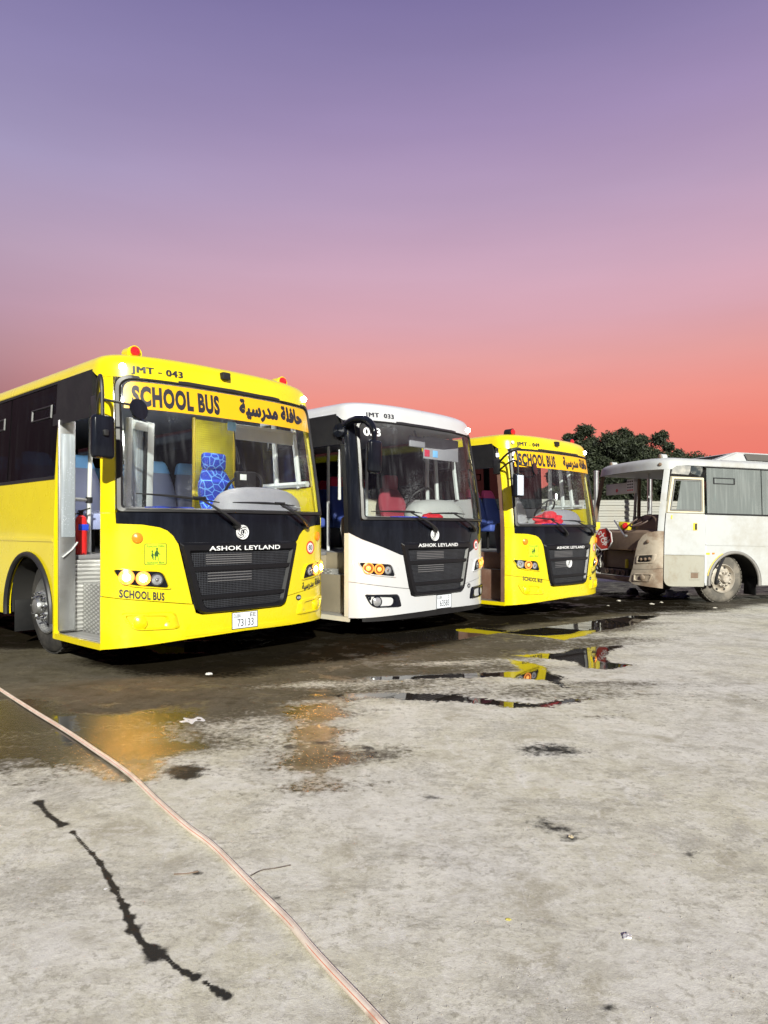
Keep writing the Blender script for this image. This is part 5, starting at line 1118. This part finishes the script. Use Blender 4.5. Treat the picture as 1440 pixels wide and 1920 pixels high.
LEAF = []
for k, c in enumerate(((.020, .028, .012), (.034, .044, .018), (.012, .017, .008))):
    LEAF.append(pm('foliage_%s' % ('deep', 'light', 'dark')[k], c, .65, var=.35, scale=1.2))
BARK = pm('bark', (.07, .055, .04), .9, var=.3, bump=.5, bscale=12)
def tree(u, vtop, Y, spread, label, seed):
    rnd = random.Random(seed); x = (u-720)/FPX*Y; H = (HOR-vtop)/FPX*Y+HC+.25
    spread *= 1.12; H *= 1.04; t = empty('tree', (x, Y, -.27)); tag(t, label, 'tree', 'trees behind the fence')
    V = []; F = []
    def add(pts, r):
        v, f = tube_geo(pts, r, 7); b = len(V); V.extend(v); F.extend([tuple(i+b for i in q) for q in f])
    add([(0, 0, 0), (.08, 0, H*.2), (-.05, .06, H*.42), (.05, 0, H*.7)], [.20, .16, .12, .05]); tips = []
    clumps = []
    for k in range(16):
        a = rnd.uniform(0, 6.28); h = H*rnd.uniform(.18, .66); L_ = spread*rnd.uniform(.45, 1.05); up = rnd.uniform(.25, .9)*L_
        e = (math.cos(a)*L_, math.sin(a)*L_*.8, min(h+up, H*.95)); mdp = (e[0]*.5, e[1]*.5, h+(e[2]-h)*.6); add([(0, 0, h), mdp, e], [.07, .045, .015])
        for q in range(4):
            t_ = rnd.uniform(.45, 1.1); c0 = [e[i]*t_+(0, 0, h)[i]*(1-t_)+rnd.gauss(0, .16)*spread*.6 for i in range(3)]; c0[2] = min(c0[2], H*.97); clumps.append((tuple(c0), spread*rnd.uniform(.13, .28)))
    for k in range(8):
        a = rnd.uniform(0, 6.28); q = rnd.uniform(0, .5); h = H*rnd.uniform(.35, .80); clumps.append(((math.cos(a)*spread*q, math.sin(a)*spread*q, h), spread*rnd.uniform(.22, .38)))
    for k in range(3): clumps.append(((rnd.uniform(-.25, .25)*spread, 0, H*rnd.uniform(.86, .97)), spread*rnd.uniform(.10, .17)))
    mk('trunk', V, F, BARK, t)
    per = [[], [], []]
    for (cx, cy, cz), cr in clumps:
        for k in range(int(2400*cr*cr/.35)+220):
            d = Vector((rnd.gauss(0, 1), rnd.gauss(0, 1), rnd.gauss(0, 1))).normalized()*cr*rnd.random()**.42*(1+.35*math.sin(7*rnd.random()))
            p = Vector((cx+d.x, cy+d.y, cz+d.z*.85))
            if p.z < .5: continue
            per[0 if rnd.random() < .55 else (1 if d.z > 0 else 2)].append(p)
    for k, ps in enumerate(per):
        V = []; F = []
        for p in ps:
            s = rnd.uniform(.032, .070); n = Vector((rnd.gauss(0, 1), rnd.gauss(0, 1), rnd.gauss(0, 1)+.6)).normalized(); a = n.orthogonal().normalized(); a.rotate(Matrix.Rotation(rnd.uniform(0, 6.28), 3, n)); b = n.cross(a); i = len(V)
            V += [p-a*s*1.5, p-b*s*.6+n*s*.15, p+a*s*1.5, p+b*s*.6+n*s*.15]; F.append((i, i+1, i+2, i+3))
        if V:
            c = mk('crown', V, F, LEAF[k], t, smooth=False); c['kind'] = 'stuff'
TR = [(1066, 816, 36, 1.3, 'small leaning tree poking up just right of the farther yellow bus roof'), (1103, 794, 34, 1.9, 'tallest tree crown behind the farther yellow bus corner'),
      (1150, 824, 37, 2.0, 'low bushy tree in the gap between the two tall crowns'), (1182, 808, 36, 1.9, 'dense tree left of centre behind the stripped bus roof'), (1224, 804, 35, 2.1, 'tall dense tree above the stripped bus front beacon'),
      (1266, 834, 38, 1.8, 'lower tree at the right end of the group, beside the red sky'), (1290, 848, 40, .5, 'tiny treetop showing just over the stripped bus roof'), (1128, 856, 33, 1.7, 'broad low tree filling the view below the tall crowns'), (1200, 862, 33, 1.9, 'broad low tree seen through the stripped bus windscreen opening'), (1085, 872, 32, 1.5, 'low bush beside the farther yellow bus windscreen')]
for k, (u, v, Y, sp, lb) in enumerate(TR): tree(u, v, Y, sp, lb, 40+k)

# ------------------------------------------------------------------ things lying on the ground
def build_litter():
    hp = [(-140, 1195), (-60, 1255), (0, 1296), (60, 1335), (120, 1372), (175, 1409), (240, 1455), (300, 1512), (350, 1556), (400, 1594), (470, 1665), (540, 1735), (580, 1783), (622, 1830), (706, 1920), (800, 2030), (910, 2200)]
    P = []
    for u, v in hp:
        x, y = on_ground(u, v); P.append((x, y, float(gz(x, y))+.013))
    P = smooth_path(P, 10)
    hm, nt, N, L, B = nodes_of('hose_pinkish'); tc = N.new('ShaderNodeTexCoord'); n = N.new('ShaderNodeTexNoise'); n.inputs['Scale'].default_value = 9; n.inputs['Detail'].default_value = 7; L.new(tc.outputs['Object'], n.inputs[0])
    cr = N.new('ShaderNodeValToRGB'); L.new(n.outputs[0], cr.inputs[0]); e = cr.color_ramp.elements; e[0].position = .3; e[0].color = (.60, .49, .40, 1); e[1].position = .62; e[1].color = (.78, .68, .57, 1); k = e.new(.72); k.color = (.50, .36, .28, 1); L.new(cr.outputs[0], B.inputs['Base Color']); B.inputs['Roughness'].default_value = .42
    h = tube('garden_hose', P, .012, hm, None, 14); tag(h, 'long pale pink rubber hose lying across the wet concrete', 'hose')
    stripe = pm('hose_stripe', (.62, .22, .14), .5, var=.15)
    V, F = tube_geo([(p[0]-.003, p[1]-.009, p[2]+.0070) for p in P], .0020, 5); mk('stripe', V, F, stripe, h)
    V, F = tube_geo([(p[0]+.006, p[1]+.004, p[2]+.0092) for p in P], .0016, 5); mk('stripe', V, F, pm('hose_stripe_pale', (.78, .68, .58), .5), h)
    rnd = random.Random(3)
    def lump(name, u, v, size, flat, mat, label, cat, group=None, sub=3, rough=.25):
        x, y = on_ground(u, v); bm = bmesh.new(); bmesh.ops.create_icosphere(bm, subdivisions=sub, radius=1); a, b, c = rnd.uniform(2, 5), rnd.uniform(2, 5), rnd.uniform(0, 6)
        for w in bm.verts:
            q = w.co.normalized(); k = 1+rough*math.sin(a*q.x*2+c)*math.cos(b*q.y*2)+rough*.6*math.sin(7*q.z+5*q.x+c); w.co = Vector((q.x*size*k, q.y*size*.8*k, max(q.z, -.2)*size*flat*k))
        o = from_bm(name, bm, mat); o.location = (x, y, float(gz(x, y))+size*flat*.15); o.rotation_euler = (0, 0, rnd.uniform(0, 6.28)); tag(o, label, cat, group); return o
    FOIL = pm('foil_white', (.72, .70, .68), .25, metal=.5, var=.3, scale=60, bump=.8, bscale=60)
    lump('crumpled_foil', 1176, 1757, .015, .55, FOIL, 'crumpled shiny white foil scrap on the concrete, lower right', 'litter')
    lump('bottle_cap', 1070, 1569, .011, .5, pm('cap_tan', (.5, .42, .28), .6), 'small tan lump beside the brown stain', 'litter')
    lump('dry_leaf', 953, 1724, .009, .25, pm('leaf_yellow', (.62, .55, .12), .7), 'small yellow leaf lying on the bare concrete', 'leaf')
    lump('paper_scrap', 198, 1667, .007, .3, PAP, 'tiny white paper scrap beside the dark oil trail', 'litter')
    lump('paper_scrap', 392, 1264, .035, .3, PAP, 'white scrap on the dark wet ground before the nearest yellow bus', 'litter')
    lump('wet_glint', 354, 1352, .085, .03, pm('glint', (.75, .76, .8), .4, var=.2, scale=30, bump=.6, bscale=40), 'pale lump standing for a glint on wet concrete before the nearest yellow bus', 'glint', rough=.4)  # pale lump painted in place of a glint on the wet ground
    lump('plastic_bag', 1268, 1120, .26, .45, pm('bag_blue_white', (.42, .44, .62), .4, var=.5, scale=4, dirt=(.05, .06, .45), dfac=.9, dscale=3), 'blue and white plastic bag under the stripped bus', 'bag', rough=.35)
    lump('rubber_block', 1186, 1114, .13, 1.0, BLM, 'black rubber block standing under the stripped bus nose', 'block', rough=.1)
    pale = pm('litter_pale', (.55, .52, .45), .8, var=.2)
    for u, v, s, lb in ((1222, 1133, .05, 'larger pale scrap on the dirt straight below the stripped bus headlight'), (1240, 1130, .04, 'pale scrap between the headlight side and the plastic bag'), (1160, 1127, .05, 'pale scrap left of the black rubber block'), (1196, 1120, .06, 'pale lump right beside the black rubber block'), (1340, 1140, .04, 'pale scrap just in front of the stripped bus tyre'), (1140, 1136, .03, 'leftmost small pale scrap near the farther yellow bus corner')):
        lump('litter_scrap', u, v, s, .4, pale, lb, 'litter', 'pale scraps by the stripped bus', 2)
    # two bits of wire
    for nm, pts, lb in (('wire_scrap', [(470, 1644), (490, 1634), (515, 1630), (545, 1624)], 'thin dark wire poking out from under the hose'), ('twig', [(326, 1641), (348, 1640), (372, 1636)], 'short dry twig left of the hose')):
        Q = []
        for u, v in pts: x, y = on_ground(u, v); Q.append((x, y, .004))
        tag(tube(nm, smooth_path(Q), .0022, BRD if nm == 'twig' else MEC, None, 5), lb, 'wire' if nm != 'twig' else 'twig')
    # grit and pebbles
    V = []; F = []
    for k in range(700):
        y = 1.7+rnd.random()**1.6*2.6; x = rnd.uniform(-.62, .62)*y*1.05; s = rnd.uniform(.0012, .0032)*(1+.12*y); b = len(V); z = float(gz(x, y))
        for q in range(5): V.append((x+s*math.cos(q*1.2566)*rnd.uniform(.6, 1.2), y+s*math.sin(q*1.2566)*rnd.uniform(.6, 1.2), z-.001))
        V.append((x, y, z+s*rnd.uniform(.5, .9)))
        for q in range(5): F.append((b+q, b+(q+1) % 5, b+5))
    g = mk('grit', V, F, pm('grit_grey', (.36, .34, .30), .9, var=.5, scale=3), None, smooth=False); g['kind'] = 'stuff'; g['label'] = 'loose grit and pebbles strewn over the concrete'; g['category'] = 'grit'
build_litter()
